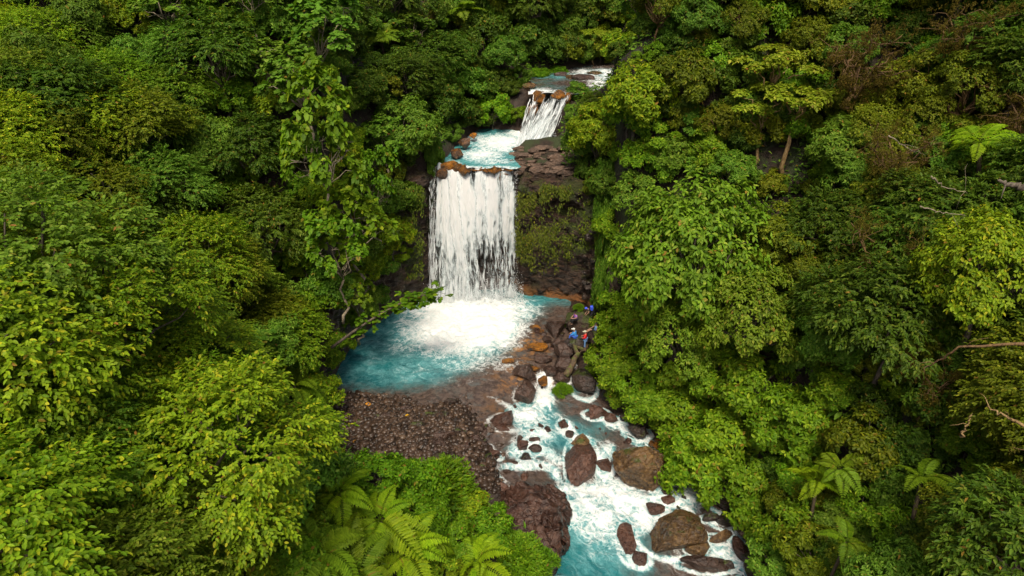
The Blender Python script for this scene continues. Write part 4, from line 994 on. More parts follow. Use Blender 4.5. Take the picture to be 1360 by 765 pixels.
class Leaves:
    def __init__(s, seed): s.r = np.random.default_rng(seed); s.V = []; s.Q = []; s.T = []; s.A = {'rnd': [], 'rnd2': [], 'rnd3': []}; s.n = 0
    def add(s, pos, axis, nrm, L, W, tpl, clump=None):
        t, f, kind = TPL[tpl]; n = len(pos)
        if n == 0: return
        axis = unit(axis); nrm = unit(nrm - (nrm * axis).sum(-1, keepdims=True) * axis); sd = np.cross(nrm, axis)
        L = np.broadcast_to(L, (n,)); W = np.broadcast_to(W, (n,))
        k = len(t)
        v = pos[:, None] + axis[:, None] * (t[None, :, 0] * L[:, None])[..., None] + sd[:, None] * (t[None, :, 1] * W[:, None])[..., None] + nrm[:, None] * (t[None, :, 2] * L[:, None])[..., None]
        fi = (np.arange(n)[:, None, None] * k + np.array(f)[None]).reshape(-1, len(f[0])) + s.n
        s.V.append(v.reshape(-1, 3)); (s.Q if kind == 'q' else s.T).append(fi); s.n += n * k
        s.A['rnd'].append(np.repeat(s.r.random(n), k)); s.A['rnd2'].append(np.repeat(s.r.random(n), k))
        s.A['rnd3'].append(np.repeat(s.r.random(n) if clump is None else np.clip(clump * .7 + .3 * s.r.random(n), 0, 1), k))
    def mesh(s, name, mat):
        me = mesh_np(name, np.concatenate(s.V), np.concatenate(s.Q) if s.Q else None, np.concatenate(s.T) if s.T else None, {k: np.concatenate(v) for k, v in s.A.items()}, False)
        me.materials.append(mat); return me
    def rosettes(s, tips, dirs, m, L, W, tpl, lift=0.35, droop=0.25, twig=0.0, jit=0.25):
        """m leaves round each tip, spread about its direction"""
        n = len(tips); r = s.r
        d = unit(dirs); ref = unit(r.normal(0, 1, (n, 3))); u = unit(np.cross(d, ref)); w = np.cross(d, u)
        ph = (np.arange(m)[None, :] * 2.4 + r.random((n, 1)) * 6.28)
        el = lift * (0.4 + np.linspace(0, 1.6, m))[None, :] + r.normal(0, jit, (n, m))
        a = (np.cos(ph)[..., None] * u[:, None] + np.sin(ph)[..., None] * w[:, None]) + d[:, None] * el[..., None]
        a = unit(a); a[..., 2] -= droop * (0.5 + r.random((n, m)))
        nn = d[:, None] * 1.0 + np.array([0, 0, .55]) + r.normal(0, jit, (n, m, 3)) - a * 0.1
        p = tips[:, None] - d[:, None] * (twig * r.random((n, m)))[..., None] + a * 0.03
        LL = L * (0.6 + 0.75 * r.random((n, m))); WW = W * (0.75 + 0.5 * r.random((n, m)))
        cl = np.repeat(r.random((n, 1)), m, 1)
        s.add(p.reshape(-1, 3), a.reshape(-1, 3), nn.reshape(-1, 3), LL.ravel(), WW.ravel(), tpl, cl.ravel())
    def sprays(s, tips, dirs, m, L, W, tpl, length=0.6, droop=0.4):
        """leaves in two ranks along an arching twig"""
        n = len(tips); r = s.r; d = unit(dirs); up = np.array([0, 0, 1.0])
        sd = unit(np.cross(d, up) + 1e-3); k = np.arange(m)
        t = (k / max(m - 1, 1))[None, :]
        p = tips[:, None] + d[:, None] * (t * length)[..., None]; p[..., 2] -= droop * length * t ** 2
        sgn = np.where(k % 2 == 0, 1.0, -1.0)[None, :, None]
        a = d[:, None] * 0.75 + sd[:, None] * sgn * (0.9 - 0.6 * t[..., None]) + r.normal(0, .2, (n, m, 3)); a = unit(a); a[..., 2] -= droop * (.5 + .9 * r.random((n, m)))
        nn = np.broadcast_to(up, (n, m, 3)) * 0.8 + d[:, None] * 0.5 + r.normal(0, .28, (n, m, 3))
        LL = L * (0.65 + 0.6 * r.random((n, m))); WW = W * (0.75 + 0.5 * r.random((n, m))); cl = np.repeat(r.random((n, 1)), m, 1)
        s.add(p.reshape(-1, 3), a.reshape(-1, 3), nn.reshape(-1, 3), LL.ravel(), WW.ravel(), tpl, cl.ravel())

def lobes(r, n, Rr, zs, rl, low=-0.25):
    g = 2.399963; i = np.arange(n) + 0.5
    z = low + (1 - low) * (1 - i / n); z = np.clip(z + r.normal(0, .07, n), low, 1); th = i * g + r.normal(0, .3, n); q = np.sqrt(1 - z * z)
    d = np.stack([q * np.cos(th), q * np.sin(th), z], -1)
    c = d * (Rr * r.uniform(0.52, 0.86, n))[:, None] * np.array([1, 1, zs])
    return c, d, Rr * r.uniform(rl[0], rl[1], n)

def lobe_tips(r, c, d, rad, per, out=0.15, thick=(0.72, 1.05), flat=0.75):
    P_, D_ = [], []
    for i in range(len(c)):
        v = unit(r.normal(0, 1, (per * 3, 3))); keep = (v @ unit(d[i] * .8 + np.array([0, 0, .55]))) > -out
        v = v[keep][:per]
        f = 1 + .22 * vnoise(v * 2.2 + i * 9.1, 3)
        P_.append(c[i] + v * (rad[i] * r.uniform(*thick, len(v)) * f)[:, None] * np.array([1, 1, flat]))
        D_.append(unit(v + d[i] * .5 + np.array([0, 0, .3])))
    return np.concatenate(P_), np.concatenate(D_)

def limb_path(r, a, b, n=5, sag=0.12):
    t = np.linspace(0, 1, n)[:, None]; p = a + (b - a) * t; L = np.linalg.norm(b - a)
    p[1:-1] += r.normal(0, .06 * L, (n - 2, 3)); p[:, 2] += (np.sin(t[:, 0] * math.pi) * sag * L); return p

M_BARK = mat_bark("grey_brown_bark", (0.055, 0.042, 0.030), (0.13, 0.105, 0.075))
M_BARK_PALE = mat_bark("pale_bark", (0.16, 0.13, 0.085), (0.30, 0.25, 0.17))
M_BARK_TAN = mat_bark("tan_bark", (0.17, 0.105, 0.035), (0.30, 0.20, 0.085))
M_BARK_MOSS = mat_bark("mossy_bark", (0.085, 0.045, 0.018), (0.17, 0.10, 0.035), 5)
M_FERN_STEM = mat_bark("fern_stem", (0.035, 0.024, 0.014), (0.075, 0.055, 0.028), 6)

G_LANCE = mat_leaf("yellow_green_leaf", (0.105, 0.215, 0.007), (0.250, 0.370, 0.014), (0.42, 0.44, 0.02), 0.42, 0.5)
G_ROUND = mat_leaf("round_leaf", (0.062, 0.155, 0.010), (0.140, 0.260, 0.022), (0.22, 0.33, 0.04), 0.38, 0.5)
G_ROSE = mat_leaf("rosette_leaf", (0.085, 0.185, 0.008), (0.195, 0.315, 0.020), (0.30, 0.38, 0.04), 0.38, 0.5)
G_SMALL = mat_leaf("small_bright_leaf", (0.078, 0.190, 0.006), (0.180, 0.320, 0.014), (0.29, 0.40, 0.02), 0.40, 0.5)
G_DARK = mat_leaf("dark_leaf", (0.036, 0.088, 0.006), (0.090, 0.158, 0.012), (0.15, 0.21, 0.02), 0.34, 0.5)
G_OLIVE = mat_leaf("olive_leaf", (0.075, 0.115, 0.005), (0.165, 0.205, 0.010), (0.25, 0.26, 0.015), 0.36, 0.5)
G_UMBR = mat_leaf("pale_yellow_leaf", (0.135, 0.220, 0.010), (0.255, 0.335, 0.022), (0.38, 0.40, 0.05), 0.40, 0.5, yellow=0.04)
G_BROWN = mat_leaf("rusty_moss", (0.060, 0.052, 0.007), (0.120, 0.100, 0.010), (0.16, 0.14, 0.015), 0.25, 0.8)
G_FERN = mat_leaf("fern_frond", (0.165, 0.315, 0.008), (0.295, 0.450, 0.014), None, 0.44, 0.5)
G_FERN_D = mat_leaf("shaded_fern_frond", (0.105, 0.200, 0.008), (0.185, 0.295, 0.014), None, 0.42, 0.5)  # darker copy of the fern green, with shade put into the leaf colour
G_HANG = mat_leaf("hanging_leaf", (0.060, 0.100, 0.008), (0.140, 0.180, 0.016), (0.22, 0.24, 0.03), 0.34, 0.55)
G_VIVID = mat_leaf("vivid_leaf", (0.070, 0.195, 0.006), (0.150, 0.320, 0.010), (0.26, 0.40, 0.02), 0.40, 0.5)
G_HERB = mat_leaf("big_herb_leaf", (0.060, 0.155, 0.012), (0.125, 0.245, 0.022), None, 0.38, 0.45)
G_YELLOW = mat_leaf("fallen_yellow_leaf", (0.45, 0.22, 0.02), (0.60, 0.34, 0.03), None, 0.2, 0.5)

PROTO = {}
def proto(kind, variants, height, radius, fn):
    lst = []
    for i in range(variants):
        lv = Leaves(1000 + len(PROTO) * 37 + i * 5); wd = Geo(); mat, bark = fn(lv, wd, lv.r, height, radius)
        lst.append((lv.mesh("crown", mat), wd.mesh("trunk")))
        lst[-1][1].materials.append(bark)
    PROTO[kind] = (lst, height, radius)

def trunk_and_limbs(wd, r, H, Rr, c, r0=0.16, lean=0.25, k=6):
    base = np.array([0, 0, -0.8]); hub = np.array([r.normal(0, lean), r.normal(0, lean), H * 0.62])
    wd.tube(limb_path(r, base, hub, 6, 0.0), np.linspace(r0 * 1.25, r0 * .75, 6), k + 1)
    for i in range(len(c)):
        e = c[i] + np.array([0, 0, H]); s = hub + (np.array([0, 0, H]) - hub) * r.uniform(0, .5)
        wd.tube(limb_path(r, s, e, 5, .05), np.linspace(r0 * .5, r0 * .12, 5), 4)

def k_lance(lv, wd, r, H, Rr):
    c, d, rad = lobes(r, 22, Rr, .8, (.22, .36)); trunk_and_limbs(wd, r, H, Rr, c)
    t, dd = lobe_tips(r, c, d, rad, 92, .15, (.55, 1.12)); t = t + np.array([0, 0, H]); dd[:, 2] *= .45
    lv.sprays(t, dd, 7, .155, .084, 'ovate', .42, .38)
    return G_LANCE, M_BARK
def k_lance_d(lv, wd, r, H, Rr):
    m, b = k_lance(lv, wd, r, H, Rr); return G_OLIVE, b
def k_round(lv, wd, r, H, Rr):
    c, d, rad = lobes(r, 15, Rr, .8, (.24, .34), -.1); trunk_and_limbs(wd, r, H, Rr, c, .13, .3)
    t, dd = lobe_tips(r, c, d, rad, 15, .0, (.3, 1.0), .5); t = t + np.array([0, 0, H])
    dd = unit(dd * .4 + np.array([0, 0, 1.0]))
    lv.rosettes(t, dd, 8, .31, .29, 'round', .25, .3, .1, .22)
    for i in range(0, len(t), 3):
        j = np.argmin(((c + np.array([0, 0, H]) - t[i]) ** 2).sum(1)); wd.tube(limb_path(r, c[j] + np.array([0, 0, H]), t[i], 4, .08), np.linspace(.03, .012, 4), 4)
    return G_ROUND, M_BARK_PALE
def k_rose(lv, wd, r, H, Rr):
    c, d, rad = lobes(r, 22, Rr, .78, (.24, .38), -.35); trunk_and_limbs(wd, r, H, Rr, c, .2)
    t, dd = lobe_tips(r, c, d, rad, 76, .1, (.65, 1.08)); t = t + np.array([0, 0, H]); dd = unit(dd + np.array([0, 0, .5]))
    lv.rosettes(t, dd, 7, .255, .145, 'ovate', .3, .3, .25, .25)
    return G_ROSE, M_BARK
def k_small(lv, wd, r, H, Rr):
    c, d, rad = lobes(r, 14, Rr, .8, (.22, .46), -.5); c *= r.uniform(.8, 1.25, (14, 1)); trunk_and_limbs(wd, r, H, Rr, c, .06, .1, 4)
    t, dd = lobe_tips(r, c, d, rad, 62, .15, (.6, 1.12)); t = t + np.array([0, 0, H])
    lv.rosettes(t, dd, 6, .215, .112, 'ovate', .4, .3, .2, .32)
    return G_SMALL, M_BARK
def k_dark(lv, wd, r, H, Rr):
    c, d, rad = lobes(r, 18, Rr, .95, (.26, .42), -.4); trunk_and_limbs(wd, r, H, Rr, c, .16)
    t, dd = lobe_tips(r, c, d, rad, 75, .15); t = t + np.array([0, 0, H]); dd[:, 2] *= .6
    lv.sprays(t, dd, 8, .25, .11, 'lance', .5, .45)
    return G_DARK, M_BARK
def k_mid(lv, wd, r, H, Rr):
    c, d, rad = lobes(r, 17, Rr, .85, (.26, .40), -.4); trunk_and_limbs(wd, r, H, Rr, c, .14)
    t, dd = lobe_tips(r, c, d, rad, 70, .15); t = t + np.array([0, 0, H])
    lv.rosettes(t, dd, 7, .24, .105, 'ovate', .35, .4, .2, .3)
    return G_ROUND, M_BARK
def k_olive(lv, wd, r, H, Rr):
    c, d, rad = lobes(r, 20, Rr, .9, (.24, .36), -.4); trunk_and_limbs(wd, r, H, Rr, c, .13)
    t, dd = lobe_tips(r, c, d, rad, 62, .15); t = t + np.array([0, 0, H])
    lv.rosettes(t, dd, 7, .17, .10, 'ovate', .35, .3, .25, .3)
    return G_OLIVE, M_BARK_MOSS
def k_umbrella(lv, wd, r, H, Rr):
    n = 9; a = np.arange(n) * 2.4; q = Rr * np.sqrt((np.arange(n) + .5) / n) * .85
    c = np.stack([q * np.cos(a), q * np.sin(a), r.uniform(-.5, .5, n) - .10 * q], -1); d = unit(np.stack([np.cos(a), np.sin(a), a * 0 + 1.2], -1)); rad = Rr * r.uniform(.22, .32, n)
    base = np.array([0, 0, -0.8]); hub = np.array([.25, .1, H * .72]); wd.tube(limb_path(r, base, hub, 7, 0), np.linspace(.19, .11, 7), 8)
    for i in range(n): wd.tube(limb_path(r, hub + np.array([0, 0, r.uniform(-.6, .8)]), c[i] + np.array([0, 0, H - .15]), 6, .1), np.linspace(.075, .02, 6), 5)
    t, dd = lobe_tips(r, c, d, rad, 30, -.05, (.4, 1.0), .4); t = t + np.array([0, 0, H]); dd = unit(dd * .5 + np.array([0, 0, 1]))
    lv.rosettes(t, dd, 8, .27, .17, 'ovate', .2, .35, .15, .25)
    return G_UMBR, M_BARK_TAN
def k_mossy(lv, wd, r, H, Rr):
    base = np.array([0, 0, -.8]); hub = np.array([r.normal(0, .3), r.normal(0, .3), H * .55]); wd.tube(limb_path(r, base, hub, 6, 0), np.linspace(.2, .15, 6), 7)
    T, D = [], []
    for i in range(11):
        a = i * 2.4; e = np.array([Rr * math.cos(a) * r.uniform(.6, 1), Rr * math.sin(a) * r.uniform(.6, 1), H + r.uniform(-.35, .5) * Rr]); p = limb_path(r, hub, e, 8, .12)
        wd.tube(p, np.linspace(.10, .03, 8), 5)
        for j in range(6):
            s = p[r.integers(3, 8)]; q = s + r.normal(0, 1, 3) * np.array([.9, .9, .5]); w = limb_path(r, s, q, 5, .1); wd.tube(w, np.linspace(.03, .008, 5), 4)
            for m in range(22): T.append(w[r.integers(1, 5)] + r.normal(0, .12, 3)); D.append(r.normal(0, 1, 3) + np.array([0, 0, -.3]))
        for m in range(120): T.append(p[r.integers(1, 8)] + r.normal(0, .10, 3)); D.append(r.normal(0, 1, 3) + np.array([0, 0, -.4]))
    lv.rosettes(np.array(T), np.array(D), 4, .12, .05, 'lance', .5, .6, .05, .4)
    return G_BROWN, M_BARK_MOSS
def k_shrub(lv, wd, r, H, Rr):
    c, d, rad = lobes(r, 13, Rr, .7, (.22, .46), -.2); trunk_and_limbs(wd, r, H, Rr, c, .035, .05, 4)
    t, dd = lobe_tips(r, c, d, rad, 70, .15); t = t + np.array([0, 0, H]); dd[:, 2] += .3
    lv.sprays(t, dd, 6, .19, .075, 'lance', .4, .35)
    return G_SMALL, M_BARK
def k_bush(lv, wd, r, H, Rr):
    c, d, rad = lobes(r, 18, Rr, .85, (.20, .40), -.75); c *= r.uniform(.8, 1.2, (18, 1)); trunk_and_limbs(wd, r, H, Rr, c, .08, .1, 4)
    t, dd = lobe_tips(r, c, d, rad, 60, .2, (.6, 1.1)); t = t + np.array([0, 0, H])
    lv.rosettes(t, dd, 7, .25, .125, 'ovate', .35, .38, .2, .3)
    return G_SMALL, M_BARK
def k_herb(lv, wd, r, H, Rr):
    n = 11; a = np.arange(n) * 2.4 + r.random() * 6; e = r.uniform(.35, 1.1, n)
    tip = np.stack([np.cos(a) * Rr * .55 * e, np.sin(a) * Rr * .55 * e, H * (1.45 - .5 * e)], -1)
    for i in range(n): wd.tube(limb_path(r, np.array([0, 0, -.3]), tip[i], 4, .15), np.linspace(.03, .014, 4), 4)
    ax = np.stack([np.cos(a), np.sin(a), a * 0 - .35], -1); nn = np.stack([np.cos(a) * .35, np.sin(a) * .35, a * 0 + 1], -1)
    lv.add(tip, ax, nn, r.uniform(.6, .95, n) * Rr * .75, r.uniform(.6, .95, n) * Rr * .38, 'ovate')
    return G_HERB, M_FERN_STEM

proto('lance', 3, 6.2, 3.3, k_lance)
proto('lance_dark', 2, 6.2, 3.3, k_lance_d)
proto('round', 3, 6.0, 3.2, k_round)
proto('rosette', 2, 6.0, 4.3, k_rose)
proto('small', 5, 1.6, 1.75, k_small)
proto('dark', 3, 6.5, 3.0, k_dark)
proto('mid', 4, 5.2, 2.7, k_mid)
proto('olive', 3, 5.6, 2.8, k_olive)
proto('umbrella', 2, 8.2, 2.9, k_umbrella)
proto('mossy', 2, 6.2, 3.0, k_mossy)
proto('shrub', 4, .75, 1.05, k_shrub)
proto('bush', 3, 1.9, 2.2, k_bush)
proto('herb', 2, .9, 1.3, k_herb)

def plant(kind, base, s, rotz, label, name, cat, group, var=None, zs=1.0, leaf=None):
    lst, H, Rr = PROTO[kind]; crown, trunk = lst[(var if var is not None else random.randrange(len(lst))) % len(lst)]
    root = empty(name, base, rotz, (s, s, s * zs))
    obj("trunk", trunk, None, root)
    c = obj("crown" if kind not in ('herb', 'shrub', 'small', 'bush') else "foliage", crown, None, root)
    if leaf is not None:
        c.material_slots[0].link = 'OBJECT'; c.material_slots[0].material = leaf
    tag(root, label, cat, group)
    return root

def on_slope(px, py, hc, tmin=9.0):
    """the point on the line of sight of a landmark where a crown centre of height hc above the forest floor sits"""
    v = ray(px, py); t = np.arange(tmin, 150, 0.1); x, y, z = v[0] * t, v[1] * t, CAMH + v[2] * t
    below = z <= terrain(x, y) + hc
    i = int(np.argmax(below)) if below.any() else len(t) - 1
    return np.array([x[i], y[i], terrain(x[i], y[i])])

PLACED = []      # crown spheres (x, y, z, r) already standing
def hero(kind, px, py, s, label, name, cat, group=None, y=None, var=None, zs=1.0, rot=None, leaf=None, free=False):
    H, Rr = PROTO[kind][1:]; hc = H * s * zs; ext = 0.0
    if y is None: b = on_slope(px, py, hc)
    else:
        # the nearest distance to y at which the crown stands a believable height above the forest floor
        best = None; v = ray(px, py)
        for yy in sorted(np.arange(max(9, y - 26), y + 26, .25), key=lambda q: abs(q - y)):
            t = yy / v[1]; h = CAMH + v[2] * t - float(terrain(v[0] * t, yy))
            if 0.55 * hc <= h <= (6 if free else 1.5 if H > 2 else 1.2) * hc: best = yy; break
        if best is None: best = y
        if abs(best - y) > 6: print("moved", label, y, "->", round(float(best), 1))
        c = PY(px, py, best); g = float(terrain(c[0], c[1])); b = np.array([c[0], c[1], c[2] - hc])
        if b[2] > g: ext = (b[2] - g) / s
    o = plant(kind, b, s, rot if rot is not None else random.uniform(0, 6.28), label, name, cat, group, var, zs, leaf)
    if ext > 0:                                   # a longer stem reaches the ground
        tr = o.children[0]; k = 1 + ext / H; tr.scale = (1, 1, k); tr.location = (0, 0, -ext)
    PLACED.append((b[0], b[1], b[2] + hc, Rr * s)); return o
# ------------------------------------------------------------------ the plants one can single out
hero('rosette', 915, 350, 1.30, "big dome-crowned tree with rosettes of broad leaves beside the cliff", "dome_tree", "tree", y=41, var=0)
hero('rosette', 1000, 430, .85, "smaller rosette-leaved tree at the dome-crowned tree's lower shoulder", "dome_tree", "tree", y=37, var=1)
hero('rosette', 905, 452, .8, "rosette-leaved crown hanging low beneath the dome-crowned tree", "dome_tree", "tree", y=40, var=1)
UG = "slim pale-trunked trees"
hero('umbrella', 1060, 115, 1.25, "slim tan-trunked tree with flat pale yellow-green crown", "slender_tree", "tree", UG, y=52, var=0)
hero('umbrella', 1020, 130, 1.0, "thinner tan-trunked tree standing just beside the flat-crowned one", "slender_tree", "tree", UG, y=54, var=1)
PLACED.append(tuple(PY(1058, 225, 51)) + (2.2,)); PLACED.append(tuple(PY(1020, 215, 53)) + (1.6,))
hero('umbrella', 1040, 75, 1.2, "taller pale-crowned tree rising behind the flat-crowned slim tree", "slender_tree", "tree", UG, y=60, var=1)
RG = "round-leaved trees on the slope left of the fall"
hero('round', 428, 50, 1.15, "round-leaved tree with bare pale limbs high above the fall's far bank", "round_leaved_tree", "tree", RG, y=52)
hero('round', 395, 120, .95, "round-leaved tree in the dark below the high one with pale limbs", "round_leaved_tree", "tree", RG, y=47)
hero('round', 432, 222, .95, "bright round-leaved tree halfway down the slope above the pool", "round_leaved_tree", "tree", RG, y=47, leaf=G_SMALL, free=True)
hero('round', 470, 310, 1.05, "large bright round-leaved tree leaning over the pool's edge", "round_leaved_tree", "tree", RG, y=49, leaf=G_SMALL, free=True)
hero('round', 470, 395, .65, "low round-leaved tree over the pool's far corner", "round_leaved_tree", "tree", RG, y=48.5, leaf=G_SMALL, free=True)
hero('round', 505, 195, .9, "round-leaved tree beside the top of the waterfall", "round_leaved_tree", "tree", RG, y=60)
hero('round', 445, 345, .8, "bright round-leaved tree low on the wall above the lone slope fern", "round_leaved_tree", "tree", RG, y=46, leaf=G_SMALL, free=True)
hero('round', 500, 262, .7, "round-leaved tree clinging to the dark cliff next to the waterfall", "round_leaved_tree", "tree", RG, y=56, leaf=G_SMALL, free=True)
hero('bush', 460, 415, .8, "leafy bush on the pool's far corner under the bough", "leafy_bush", "shrub", RG, y=48)
hero('bush', 440, 460, .9, "leafy bush at the pool's forest edge above the gravel", "leafy_bush", "shrub", RG, y=44)
hero('mid', 540, 175, 1.35, "feathery crown spreading over the shelf pool's forest bank", "leaning_tree", "tree", None, y=66)
hero('small', 655, 150, 1.2, "vivid green shrub leaning over the shelf pool beside the upper cascade", "leaning_shrub", "shrub", None, y=74.5, leaf=G_VIVID)
hero('small', 690, 152, .6, "small leafy shrub at the foot of the upper cascade", "leaning_shrub", "shrub", None, y=74)
hero('mid', 670, 75, 1.0, "rounded tree above the bend of the upper stream", "broadleaf_tree", "tree", None, y=84)
hero('umbrella', 790, 40, .8, "spare yellow-green tree over the upper stream", "slender_tree", "tree", UG, y=92)
hero('umbrella', 850, 55, .7, "thin yellow-green sapling in front of the distant fall", "slender_tree", "tree", UG, y=86)
BG = "thick shrubs on the bank by the cascade"
hero('mid', 800, 175, 1.25, "dense yellow-green tree on the bank beside the upper cascade", "broadleaf_tree", "tree", BG, y=67, leaf=G_LANCE)
hero('mid', 775, 190, .8, "leafy tree overhanging the slab ledge", "broadleaf_tree", "tree", BG, y=67)
hero('mid', 850, 130, 1.3, "bushy yellow-green tree hiding the stream above the cascade", "broadleaf_tree", "tree", BG, y=72, leaf=G_LANCE)
hero('mid', 905, 110, 1.2, "bushy olive tree below the distant fall", "broadleaf_tree", "tree", BG, y=74, leaf=G_OLIVE)
hero('mid', 810, 240, .9, "hanging leafy tree between the slab ledge and the dome-crowned tree", "broadleaf_tree", "tree", BG, y=61)
hero('mid', 850, 260, .9, "bluish-green tree just behind the dome-crowned tree", "broadleaf_tree", "tree", BG, y=57)
hero('small', 815, 300, 1.0, "leafy shrub at the cliff corner by the dome-crowned tree", "leafy_shrub", "shrub", None, y=57)
for (px, py, y, s_, lab) in [(806, 268, 59, .55, "bush drooping over the cliff corner under the leafy tree"), (802, 310, 58, .5, "bush clinging to the outer cliff corner"), (806, 350, 57, .55, "bush at the foot of the cliff corner"),
                             (800, 385, 55.5, .45, "bush squeezed between cliff foot and dome-crowned tree"), (778, 225, 63, .5, "bush spilling over the back of the slab ledge")]:
    hero('bush', px, py, s_, lab, "leafy_bush", "shrub", BG, y=y, free=True, leaf=G_ROUND)
for (px, py, y, s_, lab) in [(600, 178, 71, .6, "dim shrub overhanging the shelf pool's dark bank"), (575, 205, 66, .55, "shrub beside the forest end of the waterfall's lip"), (690, 100, 84, .7, "shrub at the bend above the upper cascade"), (765, 150, 72, .6, "shrub against the upper cascade's outer side"),
                             (768, 120, 76, .6, "shrub over the stream just above the cascade"), (640, 118, 80, .8, "shrub on the slope behind the leaning vivid shrub")]:
    hero('bush', px, py, s_, lab, "leafy_bush", "shrub", BG, y=y, free=True, leaf=G_ROUND)
MG = "mossy brown trees on the shaded slope"
hero('mossy', 1150, 70, .95, "brown mossy tree arching out at the upper edge of the shaded slope", "mossy_tree", "tree", MG, y=36)
hero('mossy', 1290, 40, .8, "rusty moss-hung tree in the top corner", "mossy_tree", "tree", MG, y=29)
hero('mossy', 1180, 325, .8, "rusty-branched mossy tree beyond the dome-crowned tree", "mossy_tree", "tree", MG, y=32)
hero('mossy', 1190, 200, .7, "small mossy brown tree below the arching one", "mossy_tree", "tree", MG, y=35)
hero('mossy', 1240, 500, .55, "low mossy tree with bare twigs by the reaching branch", "mossy_tree", "tree", MG, y=24)
hero('rosette', 1310, 370, .75, "yellow-green broad-leaved tree at the picture's edge on the shaded slope", "dome_tree", "tree", None, y=25, var=1, leaf=G_LANCE)
SG = "bright shrubs hanging over the rapids"
for (px, py, s, y, lab) in [(815, 480, .95, 44.5, "bright shrub beside the log and resting people"), (840, 430, 1.0, 45, "bright shrub right behind the resting people"), (860, 520, 1.1, 41, "bright shrub above the dark bank boulder"),
                            (905, 545, 1.2, 38.5, "bright shrub over the orange stones"), (930, 610, 1.2, 35.5, "bright shrub overhanging the largest boulder's channel"), (965, 580, 1.2, 35.5, "broad bright shrub high over the rapids"),
                            (985, 640, 1.1, 33, "lowest bright shrub over the dark wet rock"), (1010, 520, 1.2, 34.5, "bright shrub below the smaller rosette-leaved tree"), (1060, 560, 1.1, 31.5, "bright shrub above the pair of ferns"),
                            (900, 490, 1.0, 40, "bright shrub between the dome tree's skirt and the bank"), (950, 500, 1.1, 37.5, "bright shrub under the dome tree's outer edge"), (820, 400, .8, 48.5, "bright shrub where the cliff meets the people's rocks")]:
    hero('bush', px, py, s * 1.08, lab, "bright_shrub", "shrub", SG, y=y)
hero('shrub', 748, 519, .62, "small green bush at the foot of the log by the outlet", "riverside_bush", "bush", None, y=P(748, 522, 0)[1], leaf=G_SMALL)
hero('shrub', 768, 409, .38, "tuft of green on the mossy boulder behind the person in purple", "riverside_bush", "bush", None, y=P(768, 412, 1.6)[1])
hero('shrub', 755, 432, .30, "small green tuft between the pale-topped and mossy boulders", "riverside_bush", "bush", None, y=P(755, 433, .8)[1])
NG = "shrubs along the near edge of the gravel bank"
for (px, py, s, y, lab) in [(540, 640, 1.3, 31.5, "bright leafy shrub at the gravel's near edge behind the ferns"), (580, 648, 1.2, 31, "bright leafy shrub centred below the gravel bank"), (618, 672, 1.2, 29.5, "leafy shrub beside the dark stones and outcrop"),
                            (650, 705, 1.1, 28, "shrub at the landward side of the outcrop"), (600, 715, 1.3, 26.5, "shrub between the two groups of bright ferns"), (690, 742, .9, 27, "yellow-tinged shrub covering the outcrop's foot"),
                            (560, 690, 1.2, 27.5, "shrub in the shade behind the big yellow-green ferns"), (500, 632, 1.1, 32, "shrub at the forest corner of the gravel bank"), (715, 752, .7, 27, "last small shrub at the lower pool's edge")]:
    hero('bush' if px in (618, 600, 560) else 'small' if px in (540, 650, 500) else 'shrub', px, py, s * (.55 if px in (618, 600, 560) else .72 if px in (540, 650, 500) else 1.2), lab, "riverbank_shrub", "shrub", NG, y=y, leaf=(G_VIVID, G_SMALL, G_ROUND, G_LANCE, G_SMALL)[int(px) % 5])
hero('small', 715, 98, .9, "vivid green grassy mound at the bend of the upper stream", "grassy_mound", "shrub", None, y=85, zs=.55, leaf=G_VIVID)
hero('small', 740, 94, .8, "second vivid green mound beside the stream's mud bank", "grassy_mound", "shrub", None, y=87, zs=.5, leaf=G_VIVID)
for (px, py, s, y, lab) in [(765, 213, .75, 62.5, "broad-leaved herb beside the slab ledge"), (785, 225, .8, 61.5, "broad-leaved herb hanging over the cliff corner"), (1150, 505, .9, 26, "paddle-leaved herb with red stem on the shaded slope"), (1125, 545, .9, 27.5, "paddle-leaved herb above the right-bank ferns")]:
    hero('herb', px, py, s, lab, "broad_leaved_herb", "plant", "broad-leaved herbs", y=y)

# the bough reaching over the pool
def bough():
    r = np.random.default_rng(3); lv = Leaves(77); wd = Geo()
    y = 47.0; pth = np.array([PY(440, 462, y - 1), PY(472, 438, y), PY(500, 420, y + .3), PY(530, 403, y + .6), PY(556, 394, y + .9), PY(580, 388, y + 1.1)])
    t = np.linspace(0, 5, 18); path = np.stack([np.interp(t, np.arange(6), pth[:, i]) for i in range(3)], -1)
    for _ in range(3): path[1:-1] = (path[:-2] + 2 * path[1:-1] + path[2:]) / 4
    base = path[0].copy(); path = path - base
    wd.tube(path, np.linspace(.13, .03, 18), 7); T = []; D = []
    for k in range(74):
        u = r.random() ** .6; s = path[int(6 + u * 11)]; q = s + r.normal(0, 1, 3) * np.array([.55, .5, .42]) * (.3 + .9 * u); wd.tube(limb_path(r, s, q, 4, .1), np.linspace(.022, .008, 4), 4)
        if k % 6 != 5 or u > .5: T.append(q); D.append([0, 0, 1])
    for k in range(14): s = path[int(r.integers(4, 9))]; q = s + r.normal(0, .35, 3); T.append(q); D.append([0, 0, 1])
    lv.rosettes(np.array(T), np.array(D, float), 7, .33, .29, 'round', .2, .35, .12, .3)
    root = tag(empty("overhanging_bough", base), "leafy bough reaching out over the turquoise pool", "branch")
    obj("limb", wd.mesh("limb"), M_BARK, root); obj("foliage", lv.mesh("foliage", G_SMALL), None, root)
bough()

